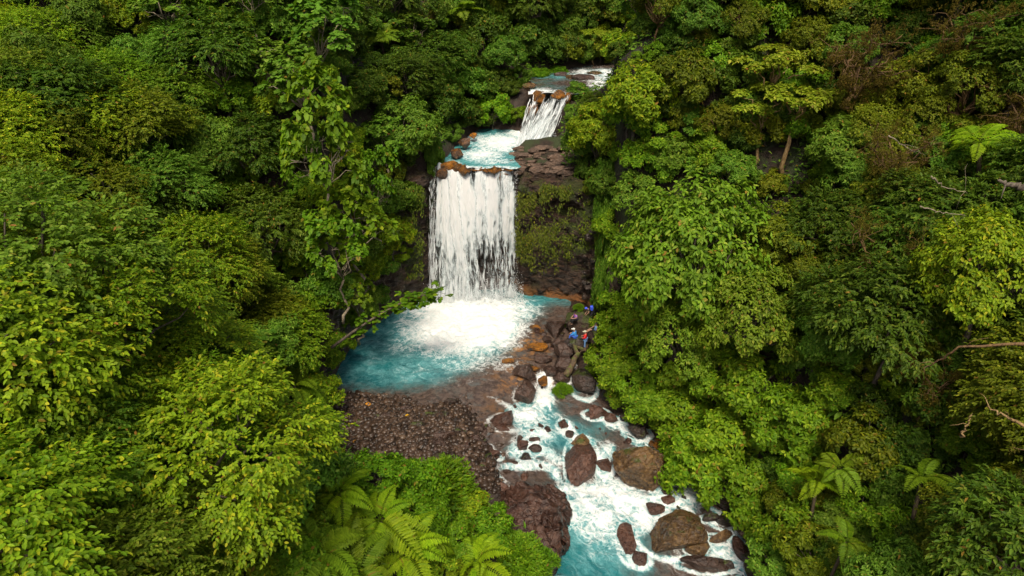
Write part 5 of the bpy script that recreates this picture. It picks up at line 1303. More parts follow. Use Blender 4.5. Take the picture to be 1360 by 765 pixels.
# ------------------------------------------------------------------ ferns: every frond a part
def frond_mesh(seed, L=2.0, pairs=19, wid=.52):
    r = np.random.default_rng(seed); lv = Leaves(seed); wd = Geo(); t = np.linspace(0, 1, 12)
    z = .42 * L * np.sin(t * 1.9) * .55 - .42 * L * t ** 2.4; x = L * t * .95; path = np.stack([x, .04 * L * np.sin(t * 3), z], -1)
    wd.tube(path, np.linspace(.022, .005, 12), 4)
    u = np.linspace(.14, .985, pairs); p = np.stack([np.interp(u, t, path[:, i]) for i in range(3)], -1); tg = unit(np.gradient(p, axis=0))
    side = unit(np.cross(np.array([0, 0, 1.0]), tg)); nrm = np.cross(tg, side)
    ln = wid * L * .5 * np.sin(np.clip(u * 1.02, 0, 1) ** .75 * math.pi * .93 + .1) ** .8 + .03
    for sg in (1, -1):
        ax = side * sg + tg * .42 + nrm * .05 + r.normal(0, .06, p.shape); ax[:, 2] -= .16
        # each pinna is a row of lobes: broad blade cut into three overlapping leaflets
        lv.add(p, ax, nrm + r.normal(0, .08, p.shape), ln, ln * .16 + .035, 'ovate', r.random(len(p)) * .3 + .4)
        for q in (.25, .45, .65):
            for s2 in (1, -1):
                lv.add(p + unit(ax) * (ln * q)[:, None], unit(ax) * .8 + tg * s2 * .9 - np.array([0, 0, .1]), nrm, ln * (.26 - .14 * q) + .02, ln * .10 + .02, 'lance', r.random(len(p)) * .3 + .4)
    m = Geo(); m.add(np.concatenate(lv.V), np.concatenate(lv.Q), np.concatenate(lv.T)); 
    nleaf = lv.n; m.add(np.concatenate(wd.v), np.concatenate(wd.q), np.concatenate(wd.t))
    ex = m.n - nleaf; A = {k: np.concatenate([np.concatenate(v), np.full(ex, .1)]) for k, v in lv.A.items()}
    return m.mesh("frond", False, A)
FRONDS = [frond_mesh(500 + i) for i in range(4)]
for f in FRONDS: f.materials.append(G_FERN)
_stem = Geo(); _stem.tube(np.array([[0, 0, -1.2], [.03, 0, 0], [.0, .04, 1.0], [0, 0, 2.2]]), np.array([.11, .10, .09, .1]), 8)
FSTEM = _stem.mesh("stem"); FSTEM.materials.append(M_FERN_STEM)
def fern(px, py, y, s, n, label, group, leaf=None, tilt=.0, arc=None, stem=True, hmax=2.2):
    r = np.random.default_rng(int(px * 3 + py)); v = ray(px, py); best = y
    for yy in sorted(np.arange(max(9, y - 20), y + 25, .2), key=lambda q: abs(q - y)):
        t = yy / v[1]; h = CAMH + v[2] * t - float(terrain(v[0] * t, yy))
        if .5 <= h <= (hmax if px < 1000 else 4.5): best = yy; break
    s = s * best / y; c = PY(px, py, best)
    root = tag(empty("tree_fern" if stem else "fern", c, r.random() * 6 if arc is None else 0, s), label, "fern", group)
    root.rotation_euler[0] = r.normal(-.12, .16); root.rotation_euler[1] = r.normal(0, .2)
    if stem:
        st = obj("stem", FSTEM, None, root, (0, 0, -2.2)); h = max(.6, (c[2] - float(terrain(c[0], c[1]))) / s); st.scale = (1, 1, (h + .4) / 2.2); st.location = (0, 0, -(h + .4))
    for i in range(n):
        a = i * 6.283 / n + r.normal(0, .28) if arc is None else R(arc[0]) + R(arc[1] - arc[0]) * (i + .5) / n + r.normal(0, .08)
        f = obj("frond", FRONDS[int(r.integers(0, 4))], None, root, (0, 0, 0), (r.normal(0, .22), r.normal(-.02, .2) - .10 * (i % 3), a), r.uniform(.6, 1.12))
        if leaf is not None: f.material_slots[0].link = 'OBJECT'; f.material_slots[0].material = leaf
    PLACED.append((c[0], c[1], c[2], s * (1.8 if px < 700 else 2.8)))
FG = "bright tree ferns on the near bank"
fern(505, 690, 19.5, 1.12, 12, "big yellow-green tree fern nearest the gravel bank's corner", FG)
fern(450, 655, 21, 1.0, 10, "yellow-green tree fern behind the big one, toward the slope", FG)
fern(540, 735, 17.5, 1.05, 10, "yellow-green tree fern at the picture's bottom edge below the big one", FG)
fern(632, 750, 18.5, .9, 11, "separate yellow-green tree fern between the shrubs at the bottom edge", FG)
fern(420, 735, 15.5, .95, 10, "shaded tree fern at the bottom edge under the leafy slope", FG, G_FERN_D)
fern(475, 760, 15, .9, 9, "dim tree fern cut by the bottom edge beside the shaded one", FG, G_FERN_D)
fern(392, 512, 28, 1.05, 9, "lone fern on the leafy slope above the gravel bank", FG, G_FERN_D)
FG2 = "ferns on the shaded right bank"
fern(1085, 640, 26.5, .95, 9, "bright fern in the middle of the right bank", FG2, None)
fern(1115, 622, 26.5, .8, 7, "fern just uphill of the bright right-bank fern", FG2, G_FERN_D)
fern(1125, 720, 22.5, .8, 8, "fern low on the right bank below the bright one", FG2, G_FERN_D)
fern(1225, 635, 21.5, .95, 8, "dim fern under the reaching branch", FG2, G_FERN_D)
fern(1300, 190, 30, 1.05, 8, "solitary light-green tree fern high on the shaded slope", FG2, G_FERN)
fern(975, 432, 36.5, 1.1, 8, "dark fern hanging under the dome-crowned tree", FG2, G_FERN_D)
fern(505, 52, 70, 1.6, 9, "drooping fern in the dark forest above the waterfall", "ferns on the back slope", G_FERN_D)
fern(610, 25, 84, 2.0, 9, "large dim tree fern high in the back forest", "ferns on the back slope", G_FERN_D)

# bare branches on the shaded right slope
def bare(points, y0, y1, r0, label, twigs=5, mat=None, seed=1):
    r = np.random.default_rng(seed); k = len(points); ys = np.linspace(y0, y1, k); pth = np.array([PY(a, b, y) for (a, b), y in zip(points, ys)])
    t = np.linspace(0, k - 1, 16); path = np.stack([np.interp(t, np.arange(k), pth[:, i]) for i in range(3)], -1); base = path[0].copy(); path = path - base
    path[1:-1] += r.normal(0, .03, (14, 3)); wd = Geo(); wd.tube(path, np.linspace(r0, r0 * .35, 16), 7)
    for i in range(twigs):
        s = path[int(r.integers(5, 16))]; q = s + r.normal(0, .6, 3); wd.tube(limb_path(r, s, q, 4, .1), np.linspace(r0 * .3, r0 * .1, 4), 4)
    tag(obj("bare_branch", wd.mesh("bare_branch"), mat or M_BARK_MOSS, None, base), label, "branch", "bare branches on the shaded slope")
bare([(1362, 457), (1320, 459), (1278, 460), (1250, 476), (1228, 488)], 19.5, 21, .06, "long tan branch reaching in horizontally over the shaded slope", 4, M_BARK_MOSS, 1)
bare([(1362, 566), (1335, 553), (1310, 540)], 17.5, 18.5, .06, "reddish branch poking in below the horizontal one", 2, M_BARK_TAN, 2)
bare([(1275, 580), (1285, 563), (1291, 552)], 19.5, 19.7, .05, "short reddish stub near the poking branch", 2, M_BARK_TAN, 3)
bare([(1362, 250), (1345, 245), (1325, 240)], 23, 23.5, .14, "thick dark grey limb entering at the picture's edge", 1, M_BARK, 4)
bare([(1180, 180), (1200, 192), (1216, 203)], 27, 27.5, .03, "thin pale twig below the arching mossy tree", 2, M_BARK_PALE, 5)
bare([(1237, 234), (1252, 248), (1285, 257)], 25, 25.5, .03, "thin forked pale twig mid-slope", 3, M_BARK_PALE, 6)
bare([(1222, 274), (1245, 280), (1282, 286)], 25, 25.5, .03, "lowest thin pale twig above the edge tree", 3, M_BARK_PALE, 7)

# hanging plants on the cliff block right of the fall
def hanging(px0, px1, py0, py1, y, n, label, seed, leaf):
    r = np.random.default_rng(seed); lv = Leaves(seed); px = r.uniform(px0, px1, n); py = py0 + (py1 - py0) * r.random(n) ** 1.1
    keep = r.random(n) < np.clip(.35 + fbm(np.stack([px * .05, py * .04, px * 0], -1), 3, seed) * 1.6, .05, 1); px, py = px[keep], py[keep]
    p = np.array([PY(a, b, y - .55 * (b - py0) / 100 + .25 * float(vnoise(np.array([[a * .06, b * .06, 1.0]]), 5)[0])) for a, b in zip(px, py)]); n = len(p)
    base = p.mean(0); base[2] = p[:, 2].min(); p = p - base
    ax = np.stack([r.normal(0, .5, n), -.5 - r.random(n) * .5, -.6 - r.random(n)], -1); nn = np.stack([r.normal(0, .3, n), -np.ones(n), .6 + 0 * px], -1)
    for k in range(3): lv.add(p + r.normal(0, .13, (n, 3)), ax + r.normal(0, .35, (n, 3)), nn + r.normal(0, .3, (n, 3)), r.uniform(.14, .34, n), r.uniform(.05, .12, n), 'lance' if k else 'ovate')
    root = tag(empty("hanging_plant", base), label, "plant", "plants hanging on the cliff")
    obj("foliage", lv.mesh("foliage", leaf), None, root)
hanging(686, 712, 255, 352, 60.9, 1500, "narrow green curtain of plants on the cliff next to the waterfall", 601, G_HANG)
hanging(718, 758, 245, 340, 60.6, 2100, "wide grassy plants hanging down the middle of the cliff block", 602, G_HANG)
hanging(700, 740, 300, 360, 60.5, 600, "sparse moss tufts low on the cliff block", 603, G_HANG)
hanging(535, 562, 250, 370, 60.2, 1200, "mossy plants on the dark cliff left of the waterfall", 604, G_HANG)
hanging(758, 790, 250, 330, 60.2, 500, "yellowish plants trailing at the cliff's outer corner", 605, G_HANG)
# ------------------------------------------------------------------ the rest of the forest
OPEN = [(588, 218), (612, 188), (640, 176), (690, 160), (694, 108), (740, 98), (790, 90), (818, 98), (790, 122), (756, 140), (747, 190), (764, 235), (796, 300), (784, 390), (792, 420), (782, 470), (776, 525),
        (850, 560), (908, 596), (926, 655), (962, 690), (985, 765), (738, 765), (690, 722), (650, 672), (612, 648), (490, 636), (447, 590), (452, 500), (474, 450), (514, 398), (545, 335), (560, 262)]
HERO = list(PLACED)

def pick(r, table):
    k = list(table); w = np.array([table[q] for q in k], float); return k[int(r.choice(len(k), p=w / w.sum()))]

KIND_WORDS = {'lance': ("drooping_leaf_tree", "yellow-green drooping-leaved tree"), 'lance_dark': ("drooping_leaf_tree", "olive drooping-leaved tree"),
              'round': ("round_leaved_tree", "tree with big round leaves"), 'dark': ("dark_tree", "dark green leafy tree"), 'mid': ("broadleaf_tree", "mid-green broadleaf tree"),
              'olive': ("olive_tree_crown", "olive-green small-leaved tree"), 'small': ("leafy_shrub", "leafy green shrub"), 'rosette': ("dome_tree", "broad-leaved rosette tree"), 'mossy': ("mossy_tree", "brown mossy tree")}
KIND_WORDS['bush'] = ("leafy_bush", "spreading leafy bush")
KIND_WORDS['olive'] = ("small_leaved_tree", "olive-green small-leaved tree")

def fill():
    r = np.random.default_rng(21); cand = []
    for sp, y0, y1, xm in ((2.3, 2, 45, 34), (2.9, 45, 78, 48), (3.3, 78, 128, 60)):
        for X in np.arange(-xm, xm, sp):
            for Y in np.arange(y0, y1, sp): cand.append((X + r.uniform(-.45, .45) * sp, Y + r.uniform(-.45, .45) * sp))
    out = []
    for (X, Y) in cand:
        d = float(lookup(DCOR, X, Y))
        if d < 1.0: continue
        g = float(terrain(X, Y))
        steep = abs(float(terrain(X, Y - .8)) - float(terrain(X, Y + .8)))
        left = X < 0
        if Y > 62 or (Y > 56 and abs(X) > 16):
            tb = {'dark': .52, 'mid': .26, 'round': .10, 'olive': .12} if left or X < 14 else {'dark': .3, 'mid': .3, 'olive': .35, 'mossy': .05}
        elif left and Y < 36: tb = {'lance': .90, 'lance_dark': .10}
        elif left: tb = {'lance': .30, 'mid': .26, 'dark': .22, 'round': .12, 'lance_dark': .10}
        elif Y < 30: tb = {'olive': .46, 'lance_dark': .14, 'mid': .18, 'dark': .14, 'mossy': .03}
        elif X > 17: tb = {'olive': .44, 'mid': .18, 'dark': .26, 'mossy': .05}
        else: tb = {'mid': .40, 'small': .25, 'olive': .2, 'dark': .15}
        kind = pick(r, tb); s = r.uniform(.72, 1.12); g0 = g; g = g - (r.uniform(.15, .5) * PROTO[kind][1] * s if kind != 'small' else .3)
        if d < 2.6 or steep > 4.5: kind = 'small'; s = r.uniform(.6, 1.0); g = g0 - .3
        if Y > 78: s *= 1.25
        ok = False
        for tr in range(4):
            H, Rr = PROTO[kind][1:]; zc = g + H * s; rad = Rr * s
            if math.dist((X, Y, zc), (0, 0, CAMH)) < rad + 11.5: break
            a = np.linspace(0, 6.28, 12, endpoint=False)
            sx, sy, dp = project(np.array(X), np.array(Y), np.array(zc)); pr = FPX * rad / max(float(dp), 1)
            if dp < 4: break
            rx = np.concatenate([[sx], sx + .88 * pr * np.cos(a)]); ry = np.concatenate([[sy], sy + .88 * pr * np.sin(a)])
            if (sdf(OPEN, rx, ry) < -2).any():
                if tr == 0: s *= .75
                elif tr == 1: kind = 'small'; s = .85; g = g0 - .3
                elif tr == 2: s = .55
                continue
            bad = False
            for (hx, hy, hz, hr) in HERO:
                hpx, hpy, hd = project(np.array(hx), np.array(hy), np.array(hz))
                if dp < hd - .3 and (hpx - sx) ** 2 + (hpy - sy) ** 2 < (pr * .85 + .35 * FPX * hr / hd) ** 2: bad = True; break
                if math.dist((hx, hy, hz), (X, Y, zc)) < .55 * (hr + rad): bad = True; break
            if bad:
                if tr < 2: g = g0 - .3; kind = 'small'; s = .8 if tr == 0 else .5; continue
                break
            ok = True; break
        if not ok: continue
        if sx + pr < -60 or sx - pr > W0 + 60 or sy - pr > H0 + 60 or sy + pr < -40: continue
        out.append([kind, X, Y, g, s, zc, rad, float(sx), float(sy), pr, float(dp)])
    # keep what the picture can show: a coarse depth buffer of solid crowns (a little smaller than they are)
    out.sort(key=lambda q: q[10]); gw, gh = 204, 116; ys, xs = np.mgrid[0:gh, 0:gw]; cxs = (xs + .5) / gw * W0; cys = (ys + .5) / gh * H0; cov = np.zeros((gh, gw), int); kept = []
    hd = sorted([(float(project(*[np.array(v) for v in h[:3]])[2]), h) for h in HERO], key=lambda q: q[0]); hi = 0
    for q in out:
        while hi < len(hd) and hd[hi][0] < q[10]:
            h = hd[hi][1]; px, py, dd = project(*[np.array(v) for v in h[:3]]); cov += ((cxs - px) ** 2 + (cys - py) ** 2 < (.7 * FPX * h[3] / dd) ** 2); hi += 1
        m = (cxs - q[7]) ** 2 + (cys - q[8]) ** 2 < (q[9] * .95) ** 2
        vis = (m & (cov < 2)).sum()
        if vis < max(2, .12 * m.sum()): continue
        kept.append(q); cov += ((cxs - q[7]) ** 2 + (cys - q[8]) ** 2 < (q[9] * .62) ** 2)
    return kept
FILL = fill()

LAND = [("the waterfall", 630, 300), ("the upper cascade", 725, 150), ("the upper stream", 770, 100), ("the turquoise pool", 560, 470), ("the gravel bank", 530, 590), ("the resting people", 775, 435),
        ("the rapids", 820, 640), ("the dome-crowned tree", 915, 350), ("the flat-crowned slim tree", 1060, 130), ("the bright right-bank fern", 1085, 640), ("the big yellow-green fern", 505, 690),
        ("the lone slope fern", 392, 512), ("the arching mossy tree", 1150, 70), ("the high light-green fern", 1300, 190), ("the horizontal bare branch", 1300, 458), ("the bright round-leaved tree", 432, 222), ("the high pale-limbed tree", 428, 50), ("the distant fall", 885, 62)]
EDGE = [("the bottom left corner", 0, 765), ("the top left corner", 0, 0), ("the top right corner", 1360, 0), ("the bottom right corner", 1360, 765), ("the left edge", 0, 380), ("the right edge", 1360, 330)]
ORD = ["first", "second", "third", "fourth", "fifth", "sixth", "seventh", "eighth", "ninth", "tenth", "eleventh", "twelfth", "thirteenth", "fourteenth", "fifteenth", "sixteenth", "seventeenth", "eighteenth", "nineteenth", "twentieth"]
def where(px, py):
    nm, lx, ly = min(LAND + EDGE, key=lambda q: (q[1] - px) ** 2 + (q[2] - py) ** 2); dx, dy = px - lx, py - ly
    if (nm, lx, ly) in EDGE: return "toward " + nm
    if abs(dy) > abs(dx): rel = "above" if dy < 0 else "below"
    else: rel = "left of" if dx < 0 else "right of"
    return rel + " " + nm
_ones = ["", "first", "second", "third", "fourth", "fifth", "sixth", "seventh", "eighth", "ninth"]; _tens = {2: "twenty", 3: "thirty", 4: "forty", 5: "fifty", 6: "sixty"}; _tenth = {2: "twentieth", 3: "thirtieth", 4: "fortieth", 5: "fiftieth", 6: "sixtieth"}
def ordinal(i):
    n = i + 1
    if n <= 20: return ORD[i]
    return _tenth[n // 10] if n % 10 == 0 else _tens[n // 10] + "-" + _ones[n % 10]

def put(q):
    leaf = None
    if q[0] in ('small', 'bush'):
        if q[2] > 60: leaf = random.choice((G_ROUND, G_DARK, G_DARK, G_DARK, G_OLIVE) if q[1] < 8 else (G_ROUND, G_OLIVE, G_DARK, G_LANCE))
        elif q[1] > 13: leaf = random.choice((G_OLIVE, G_ROUND, G_SMALL, G_DARK))
        elif q[1] < -2: leaf = random.choice((G_LANCE, G_SMALL, G_ROUND))
    elif q[0] == 'lance': leaf = random.choice((None, None, None, G_SMALL, G_ROSE, G_ROUND))
    elif q[0] in ('mid', 'round', 'olive') and q[2] > 70: leaf = random.choice((G_ROUND, G_DARK, G_DARK, G_DARK))
    return plant(q[0], (q[1], q[2], q[3]), q[4], random.uniform(0, 6.28), "", KIND_WORDS[q[0]][0], "shrub" if q[0] in ('small', 'bush') else "tree", "", None, random.uniform(.9, 1.12), leaf)
MADE = [(q, put(q)) for q in FILL]

# bushes rooted wherever a line of sight still meets bare forest floor
def gap_bushes():
    r = np.random.default_rng(77)
    for ps, (step, ox, oy) in enumerate(((24, 6, 6), (24, 18, 18), (22, 4, 14))):
        bpy.context.view_layer.update(); dg = bpy.context.evaluated_depsgraph_get(); new = []
        for py in np.arange(oy, H0, step):
            for px in np.arange(ox, W0, step):
                if sdf(OPEN, np.array([px]), np.array([py]))[0] < 7: continue
                hit, loc, nor, idx, ob, mw = scene.ray_cast(dg, Vector((0, 0, CAMH)), Vector(ray(px, py)).normalized())
                if not hit or ob.name.split('.')[0] not in ('terrain', 'cliff', 'hills', 'undergrowth') or loc.y > 140: continue
                X, Y, g = loc.x, loc.y, loc.z
                if any((X - a) ** 2 + (Y - b) ** 2 + .3 * (g - c) ** 2 < (1.5 if Y < 60 else 2.2) ** 2 for (a, b, c) in new): continue
                kind = 'small' if r.random() < .5 else 'bush'; H, Rr = PROTO[kind][1:]; s = r.uniform(.75, 1.2) * (.8 if kind == 'bush' else 1) * (1 if Y < 70 else 1.35)
                for tr in range(5):
                    zc = g - .35 * H * s + H * s; sx, sy, dp = project(np.array(X), np.array(Y), np.array(zc)); pr = FPX * Rr * s / max(float(dp), 1); a = np.linspace(0, 6.28, 12)
                    if (sdf(OPEN, sx + .85 * pr * np.cos(a), sy + .85 * pr * np.sin(a)) < -2).any() or any(dp < h[0] - .3 and (h[1] - sx) ** 2 + (h[2] - sy) ** 2 < (pr * .8 + .4 * h[3]) ** 2 for h in HP): s *= .72; continue
                    q = [kind, X, Y, g - .35 * H * s, s, zc, Rr * s, float(sx), float(sy), pr, float(dp)]; MADE.append((q, put(q))); new.append((X, Y, g)); break
        print("gap bushes, pass", ps, len(new))
HP = [(float(dd), float(a_), float(b_), FPX * h[3] / float(dd)) for h in HERO for (a_, b_, dd) in [project(*[np.array(v) for v in h[:3]])]]
# low growth that covers the forest floor between the stems, one mass
def undergrowth():
    r = np.random.default_rng(31); lv = Leaves(900); n = 240000
    x = r.uniform(-40, 40, n); y = 4 + 106 * r.random(n); d = lookup(DCOR, x, y); px, py, dp = project(x, y, terrain(x, y) + .3)
    k = (d > .5) & (dp > 9) & (px > -40) & (px < W0 + 40) & (py < H0 + 60) & (py > -20); k &= ~((sdf(OPEN, px, py) < -6) & (y > 56))
    k &= r.random(n) < np.clip(.55 + .9 * fbm(np.stack([x, y, x * 0], -1) * .4, 3, 8), .08, 1)
    x, y = x[k][:80000], y[k][:80000]; n = len(x); g = terrain(x, y)
    p = np.stack([x, y, g + .05 + r.random(n) ** 1.3 * 1.1], -1)
    ph = r.random(n) * 6.28; ax = np.stack([np.cos(ph), np.sin(ph), r.normal(.1, .4, n)], -1); nn = np.stack([r.normal(0, .35, n), r.normal(-.25, .35, n), np.ones(n)], -1)
    h = n // 2
    lv.add(p[:h], ax[:h], nn[:h], r.uniform(.22, .55, h), r.uniform(.11, .26, h), 'ovate'); lv.add(p[h:], ax[h:], nn[h:], r.uniform(.25, .6, n - h), r.uniform(.07, .15, n - h), 'lance')
    tag(obj("undergrowth", lv.mesh("undergrowth", G_ROUND)), "dark green low undergrowth between the trees", "undergrowth", None, 'stuff')
undergrowth()
gap_bushes()
byl = {}
for q, o in MADE:
    px, py = min(max(q[7], 0), W0), min(max(q[8], 0), H0); byl.setdefault(KIND_WORDS[q[0]][1] + " " + where(px, py), []).append((q, o))
for base, lst in byl.items():
    lst.sort(key=lambda t: t[0][7])
    for i, (q, o) in enumerate(lst):
        w = KIND_WORDS[q[0]][1]; tag(o, base if len(lst) == 1 else f"{ordinal(i)} {base}, from the left", None, (w + ("es" if w.endswith("sh") else "s")) + " of the gorge forest")
from collections import Counter
print("fill plants", Counter(q[0] for q, o in MADE), len(MADE))

for w, lst in STONES.items():
    for i, (px, o) in enumerate(sorted(lst, key=lambda t: t[0])): o['label'] = f"{ordinal(i)} small wet stone from the left in the {w}"
# ------------------------------------------------------------------ log, fallen leaves
def log():
    a = P(779, 458, .9); b = P(751, 499, .25); r = np.random.default_rng(2); p = limb_path(r, a, b, 9, .0); base = b.copy(); wd = Geo()
    rad = np.linspace(.20, .30, 9); wd.tube(p - base, rad, 12)
    wd.tube(limb_path(r, p[3] - base, p[3] - base + np.array([.5, -.1, .4]), 4, 0), np.linspace(.08, .03, 4), 6)
    n = NT("mossy_log_bark"); q = n.objco(); f = n.noise(n.mapv(q, (1, .4, 1)), 7, 5); c = n.mix(n.ramp(f, .35, .65), (.05, .034, .02), (.13, .085, .045)); c = n.mix(n.ramp(n.noise(q, 2, 5), .48, .6), c, (.09, .10, .02))
    tag(obj("fallen_log", wd.mesh("fallen_log"), n.done(n.bsdf(c, .8, n.bump(f, .7, .08))), None, base), "mossy fallen log slanting from the people down to the outlet", "log")
log()
def fallen_leaf(px, py, z, s, label, mat=G_YELLOW):
    lv = Leaves(int(px)); lv.add(np.zeros((1, 3)), np.array([[1, .3, .15]]), np.array([[0, -.3, 1.0]]), s, s * .7, 'ovate')
    c = P(px, py, z); c[2] = float(terrain(c[0], c[1])) + .14
    me = lv.mesh("fallen_leaf", mat); o = obj("fallen_leaf", me, None, None, c); m = o.modifiers.new("thick", 'SOLIDIFY'); m.thickness = .012
    tag(o, label, "leaf", "fallen leaves on the gravel")
for (px, py, s, lab) in [(484, 538, .55, "large orange fallen leaf on the gravel by the pool"), (538, 553, .34, "yellow fallen leaf mid-gravel near the water"), (468, 587, .38, "orange fallen leaf on the gravel's shaded side"), (525, 618, .34, "yellow fallen leaf near the shrubs on the gravel")]:
    fallen_leaf(px, py, .3, s, lab)

# ------------------------------------------------------------------ people
def cloth(name, c, rough=.75):
    n = NT(name); f = n.noise(n.objco(), 30, 3); return n.done(n.bsdf(n.mix(f, tuple(v * .8 for v in c), tuple(min(1, v * 1.15) for v in c)), rough, n.bump(n.noise(n.objco(), 9, 3), .3, .03)))
M_SKIN = cloth("skin", (.42, .24, .16), .5)
M_HAIR = cloth("hair", (.025, .017, .012), .5)
def skin_obj(name, verts, edges, radii, mat, parent, sub=1):
    me = bpy.data.meshes.new(name); me.from_pydata([tuple(v) for v in verts], edges, []); o = obj(name, me, mat, parent)
    m = o.modifiers.new("Skin", 'SKIN'); sv = me.skin_vertices[0].data
    for i, rr in enumerate(radii): sv[i].radius = (rr if not hasattr(rr, '__len__') else rr[0], rr if not hasattr(rr, '__len__') else rr[1]); sv[i].use_root = (i == 0)
    m.use_smooth_shade = True; s = o.modifiers.new("Sub", 'SUBSURF'); s.levels = sub; s.render_levels = sub + 1
    return o
POSES = {
    'stand': dict(pel=(0, 0, .95), ch=(0, .0, 1.25), nk=(0, .02, 1.46), hd=(0, .07, 1.58), tp=(0, .08, 1.70), sh=.19, el=[(-.27, .06, 1.15), (.27, .06, 1.15)], wr=[(-.18, .27, 1.12), (.18, .27, 1.12)], kn=[(-.11, .03, .5), (.11, .03, .5)], an=[(-.12, 0, .08), (.12, 0, .08)], toe=[(-.13, .16, .04), (.13, .16, .04)]),
    'sit': dict(pel=(0, 0, .12), ch=(0, .06, .42), nk=(0, .10, .62), hd=(0, .17, .74), tp=(0, .19, .86), sh=.19, el=[(-.25, .22, .36), (.25, .22, .36)], wr=[(-.12, .42, .34), (.12, .42, .34)], kn=[(-.12, .44, .20), (.12, .44, .20)], an=[(-.12, .52, -.22), (.12, .52, -.22)], toe=[(-.13, .68, -.26), (.13, .68, -.26)]),
    'recline': dict(pel=(0, 0, .12), ch=(0, -.10, .40), nk=(0, -.10, .60), hd=(0, -.04, .72), tp=(0, -.03, .85), sh=.19, el=[(-.27, -.12, .30), (.25, .12, .36)], wr=[(-.26, -.22, .08), (.12, .34, .32)], kn=[(-.11, .44, .30), (.13, .46, .22)], an=[(-.12, .80, .02), (.14, .84, -.04)], toe=[(-.13, .90, .12), (.15, .96, .06)]),
    'bend': dict(pel=(0, -.10, .88), ch=(0, .16, 1.06), nk=(0, .34, 1.16), hd=(0, .44, 1.18), tp=(0, .55, 1.22), sh=.19, el=[(-.24, .34, .86), (.24, .34, .86)], wr=[(-.16, .50, .66), (.16, .50, .66)], kn=[(-.12, .06, .48), (.12, .02, .48)], an=[(-.12, -.04, .08), (.12, -.06, .08)], toe=[(-.13, .12, .04), (.13, .10, .04)]),
}
def person(pose, loc, face, label, top, legs, hat=None, bare_arms=False, bare_legs=False, pack=None):
    q = POSES[pose]; A = lambda t: np.array(t, float)
    root = tag(empty("person", loc, R(face)), label, "person", "hikers resting by the pool")
    pel, ch, nk, hd, tp = map(A, (q['pel'], q['ch'], q['nk'], q['hd'], q['tp']))
    V = [pel, (pel + ch) / 2, ch, nk, hd, tp]; E = [(0, 1), (1, 2), (2, 3), (3, 4), (4, 5)]; Rd = [(.15, .11), (.13, .10), (.16, .11), .055, (.075, .09), (.06, .07)]
    tv = [pel, (pel + ch) / 2, ch, ch + (nk - ch) * .75]; te = [(0, 1), (1, 2), (2, 3)]; tr = [(.175, .135), (.165, .13), (.19, .14), .085]; lvv = [pel]; le = []; lr = [(.17, .135)]
    for i, sx in enumerate((-1, 1)):
        sh = ch + (nk - ch) * .55 + A((sx * q['sh'], 0, 0)); el, wr = A(q['el'][i]), A(q['wr'][i]); b = len(V); V += [sh, el, wr]; E += [(2, b), (b, b + 1), (b + 1, b + 2)]; Rd += [.055, .042, .030]
        d = unit(wr - el); palm = wr + d * .08; b2 = len(V); V.append(palm); E.append((b + 2, b2)); Rd.append((.034, .018)); side = unit(np.cross(d, A((0, 0, 1)))) ; dn = A((0, 0, -1))
        for f in range(4):
            o = (f - 1.5) * .019; k = len(V); V += [palm + d * .045 + side * o, palm + d * (.075 + .01 * (f in (1, 2))) + side * o + dn * .03]; E += [(b2, k), (k, k + 1)]; Rd += [.009, .008]
        k = len(V); V += [wr + d * .05 - side * sx * .045, wr + d * .085 - side * sx * .055 + dn * .015]; E += [(b2, k), (k, k + 1)]; Rd += [.011, .009]
        if not bare_arms: b3 = len(tv); tv += [sh, el, wr - d * .02]; te += [(2, b3), (b3, b3 + 1), (b3 + 1, b3 + 2)]; tr += [.078, .064, .05]
        else: b3 = len(tv); tv += [sh, sh + (el - sh) * .45]; te += [(2, b3), (b3, b3 + 1)]; tr += [.078, .07]
        hip = pel + A((sx * .10, .0, -.02)); kn, an, toe = A(q['kn'][i]), A(q['an'][i]), A(q['toe'][i]); b = len(V); V += [hip, kn, an, toe]; E += [(0, b), (b, b + 1), (b + 1, b + 2), (b + 2, b + 3)]; Rd += [.095, .06, .042, (.042, .03)]
        b4 = len(lvv)
        if not bare_legs: lvv += [hip, kn, an + (kn - an) * .08]; le += [(0, b4), (b4, b4 + 1), (b4 + 1, b4 + 2)]; lr += [.12, .085, .07]
        else: lvv += [hip, hip + (kn - hip) * .85]; le += [(0, b4), (b4, b4 + 1)]; lr += [.12, .10]
        skin_obj("shoe", [an + A((0, -.05, -.02)), (an + toe) / 2 + A((0, 0, -.01)), toe], [(0, 1), (1, 2)], [.055, .05, .045], M_HAIR, root)
    body = skin_obj("body", V, E, Rd, M_SKIN, root); skin_obj("jacket", tv, te, tr, top, root); skin_obj("trousers", lvv, le, lr, legs, root)
    up = unit(tp - hd); fw = unit(np.cross(up, A((1, 0, 0))) * -1); fw = fw if fw[1] > 0 else -fw; hc = (hd + tp) / 2
    def ball(name, c, s, m, sub=2): v, f = ico(sub); return obj(name, mesh_np(name, v * np.array(s) + c, None, f), m, body)
    for sx in (-1, 1): ball("eye", hc + fw * .088 + A((sx * .032, 0, 0)) - up * .01, (.011, .011, .011), M_HAIR, 1); ball("ear", hc + A((sx * .082, 0, 0)) - up * .02, (.012, .02, .03), M_SKIN, 1)
    ball("nose", hc + fw * .10 - up * .035, (.013, .02, .018), M_SKIN, 1); ball("mouth", hc + fw * .088 - up * .07, (.025, .008, .007), M_BOULDER_RED, 1)
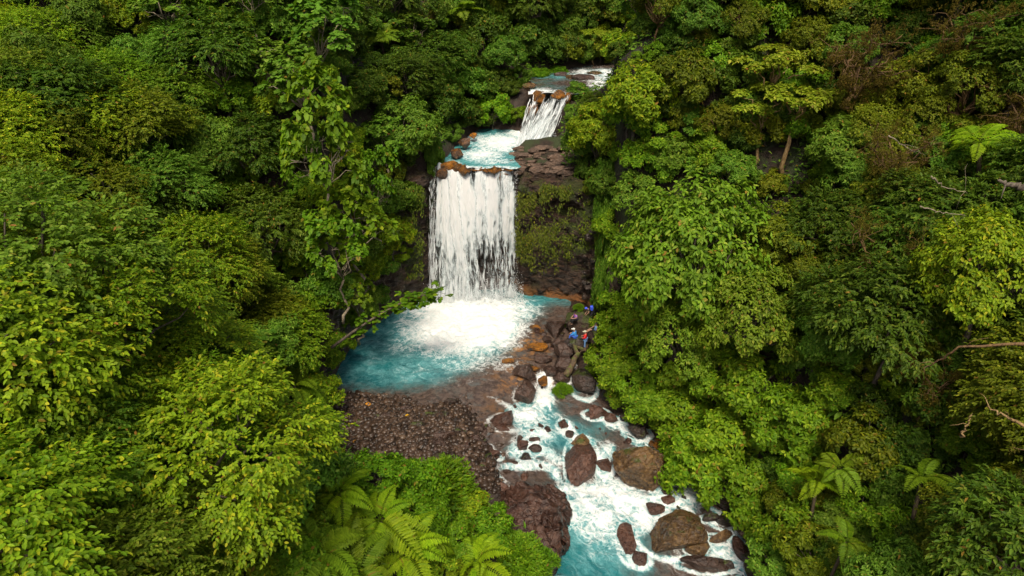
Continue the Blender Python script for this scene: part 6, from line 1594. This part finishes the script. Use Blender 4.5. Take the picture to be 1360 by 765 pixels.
    if hat is not None:
        kind, m = hat; v, f = ico(3); w = v * np.array([.108, .122, .105]); w[:, 2] = np.maximum(w[:, 2], -.01); cp = obj("cap" if kind == 'cap' else "helmet", mesh_np("cap", w * (1.0 if kind == 'cap' else 1.22) + hc + up * .03 - fw * .01, None, f), m, root)
        if kind == 'cap': v, f = ico(2); obj("cap_brim", mesh_np("cap_brim", v * np.array([.085, .09, .012]) + hc + up * .03 + fw * .13, None, f), m, cp)
    else: v, f = ico(3); w = v * np.array([.098, .112, .10]); obj("hair", mesh_np("hair", w + hc + up * .03 - fw * .03, None, f), M_HAIR, body)
    if pack is not None:
        bk = -unit(np.cross(unit(nk - ch), A((-1, 0, 0)))); bk = bk if bk[1] < 0 or abs(bk[1]) < .3 else -bk; c = (ch + pel) / 2 * .35 + ch * .65 + bk * .22; v, f = ico(3)
        w = np.sign(v) * np.abs(v) ** .6 * np.array([.19, .15, .26]); obj("rucksack", mesh_np("rucksack", w + c, None, f), pack, root)
    return root
M_BLUE = cloth("blue_jacket", (.05, .32, .80)); M_RED = cloth("red_jacket", (.80, .02, .02)); M_JEANS = cloth("blue_jeans", (.16, .32, .62)); M_WHITE = cloth("white_cap", (.78, .78, .74)); M_NAVY = cloth("royal_blue", (.05, .10, .75), .35)
M_PURPLE = cloth("purple_top", (.30, .12, .50)); M_BLACK = cloth("black_cloth", (.015, .015, .018)); M_BLUE2 = cloth("blue_trousers", (.06, .14, .60)); M_KHAKI = cloth("pale_cap", (.62, .62, .48))
def top_of(o):   # height of a seat rock at its centre
    return o.location.z + o.scale.z * .72
a = P(764, 449, 1.35); person('sit', (a[0], a[1], max(.95, top_of(SEAT_B) - .02)), 62, "person in bright blue jacket and white cap sitting on a dark boulder", M_BLUE, M_BLUE2, ('cap', M_WHITE))
a = P(777, 462, .75); person('stand', (a[0], a[1], .72), 75, "person in red jacket, jeans and pale cap standing at the log", M_RED, M_JEANS, ('cap', M_KHAKI))
a = P(765, 425, 1.6); person('sit', (a[0], a[1], top_of(SEAT_A) - .05), 120, "person in purple top and black trousers sitting on the mossy boulder", M_PURPLE, M_BLACK, None, True)
a = P(785, 424, 1.2); person('bend', (a[0], a[1], 1.15), 95, "person in black with royal blue helmet and pack bending over gear", M_BLACK, M_BLACK, ('helmet', M_NAVY), True, False, M_NAVY)
a = P(790, 441, 1.4); person('recline', (a[0], a[1], 1.45), 95, "bare-legged person half hidden by the bright shrub", M_JEANS, M_BLACK, None, True, True)
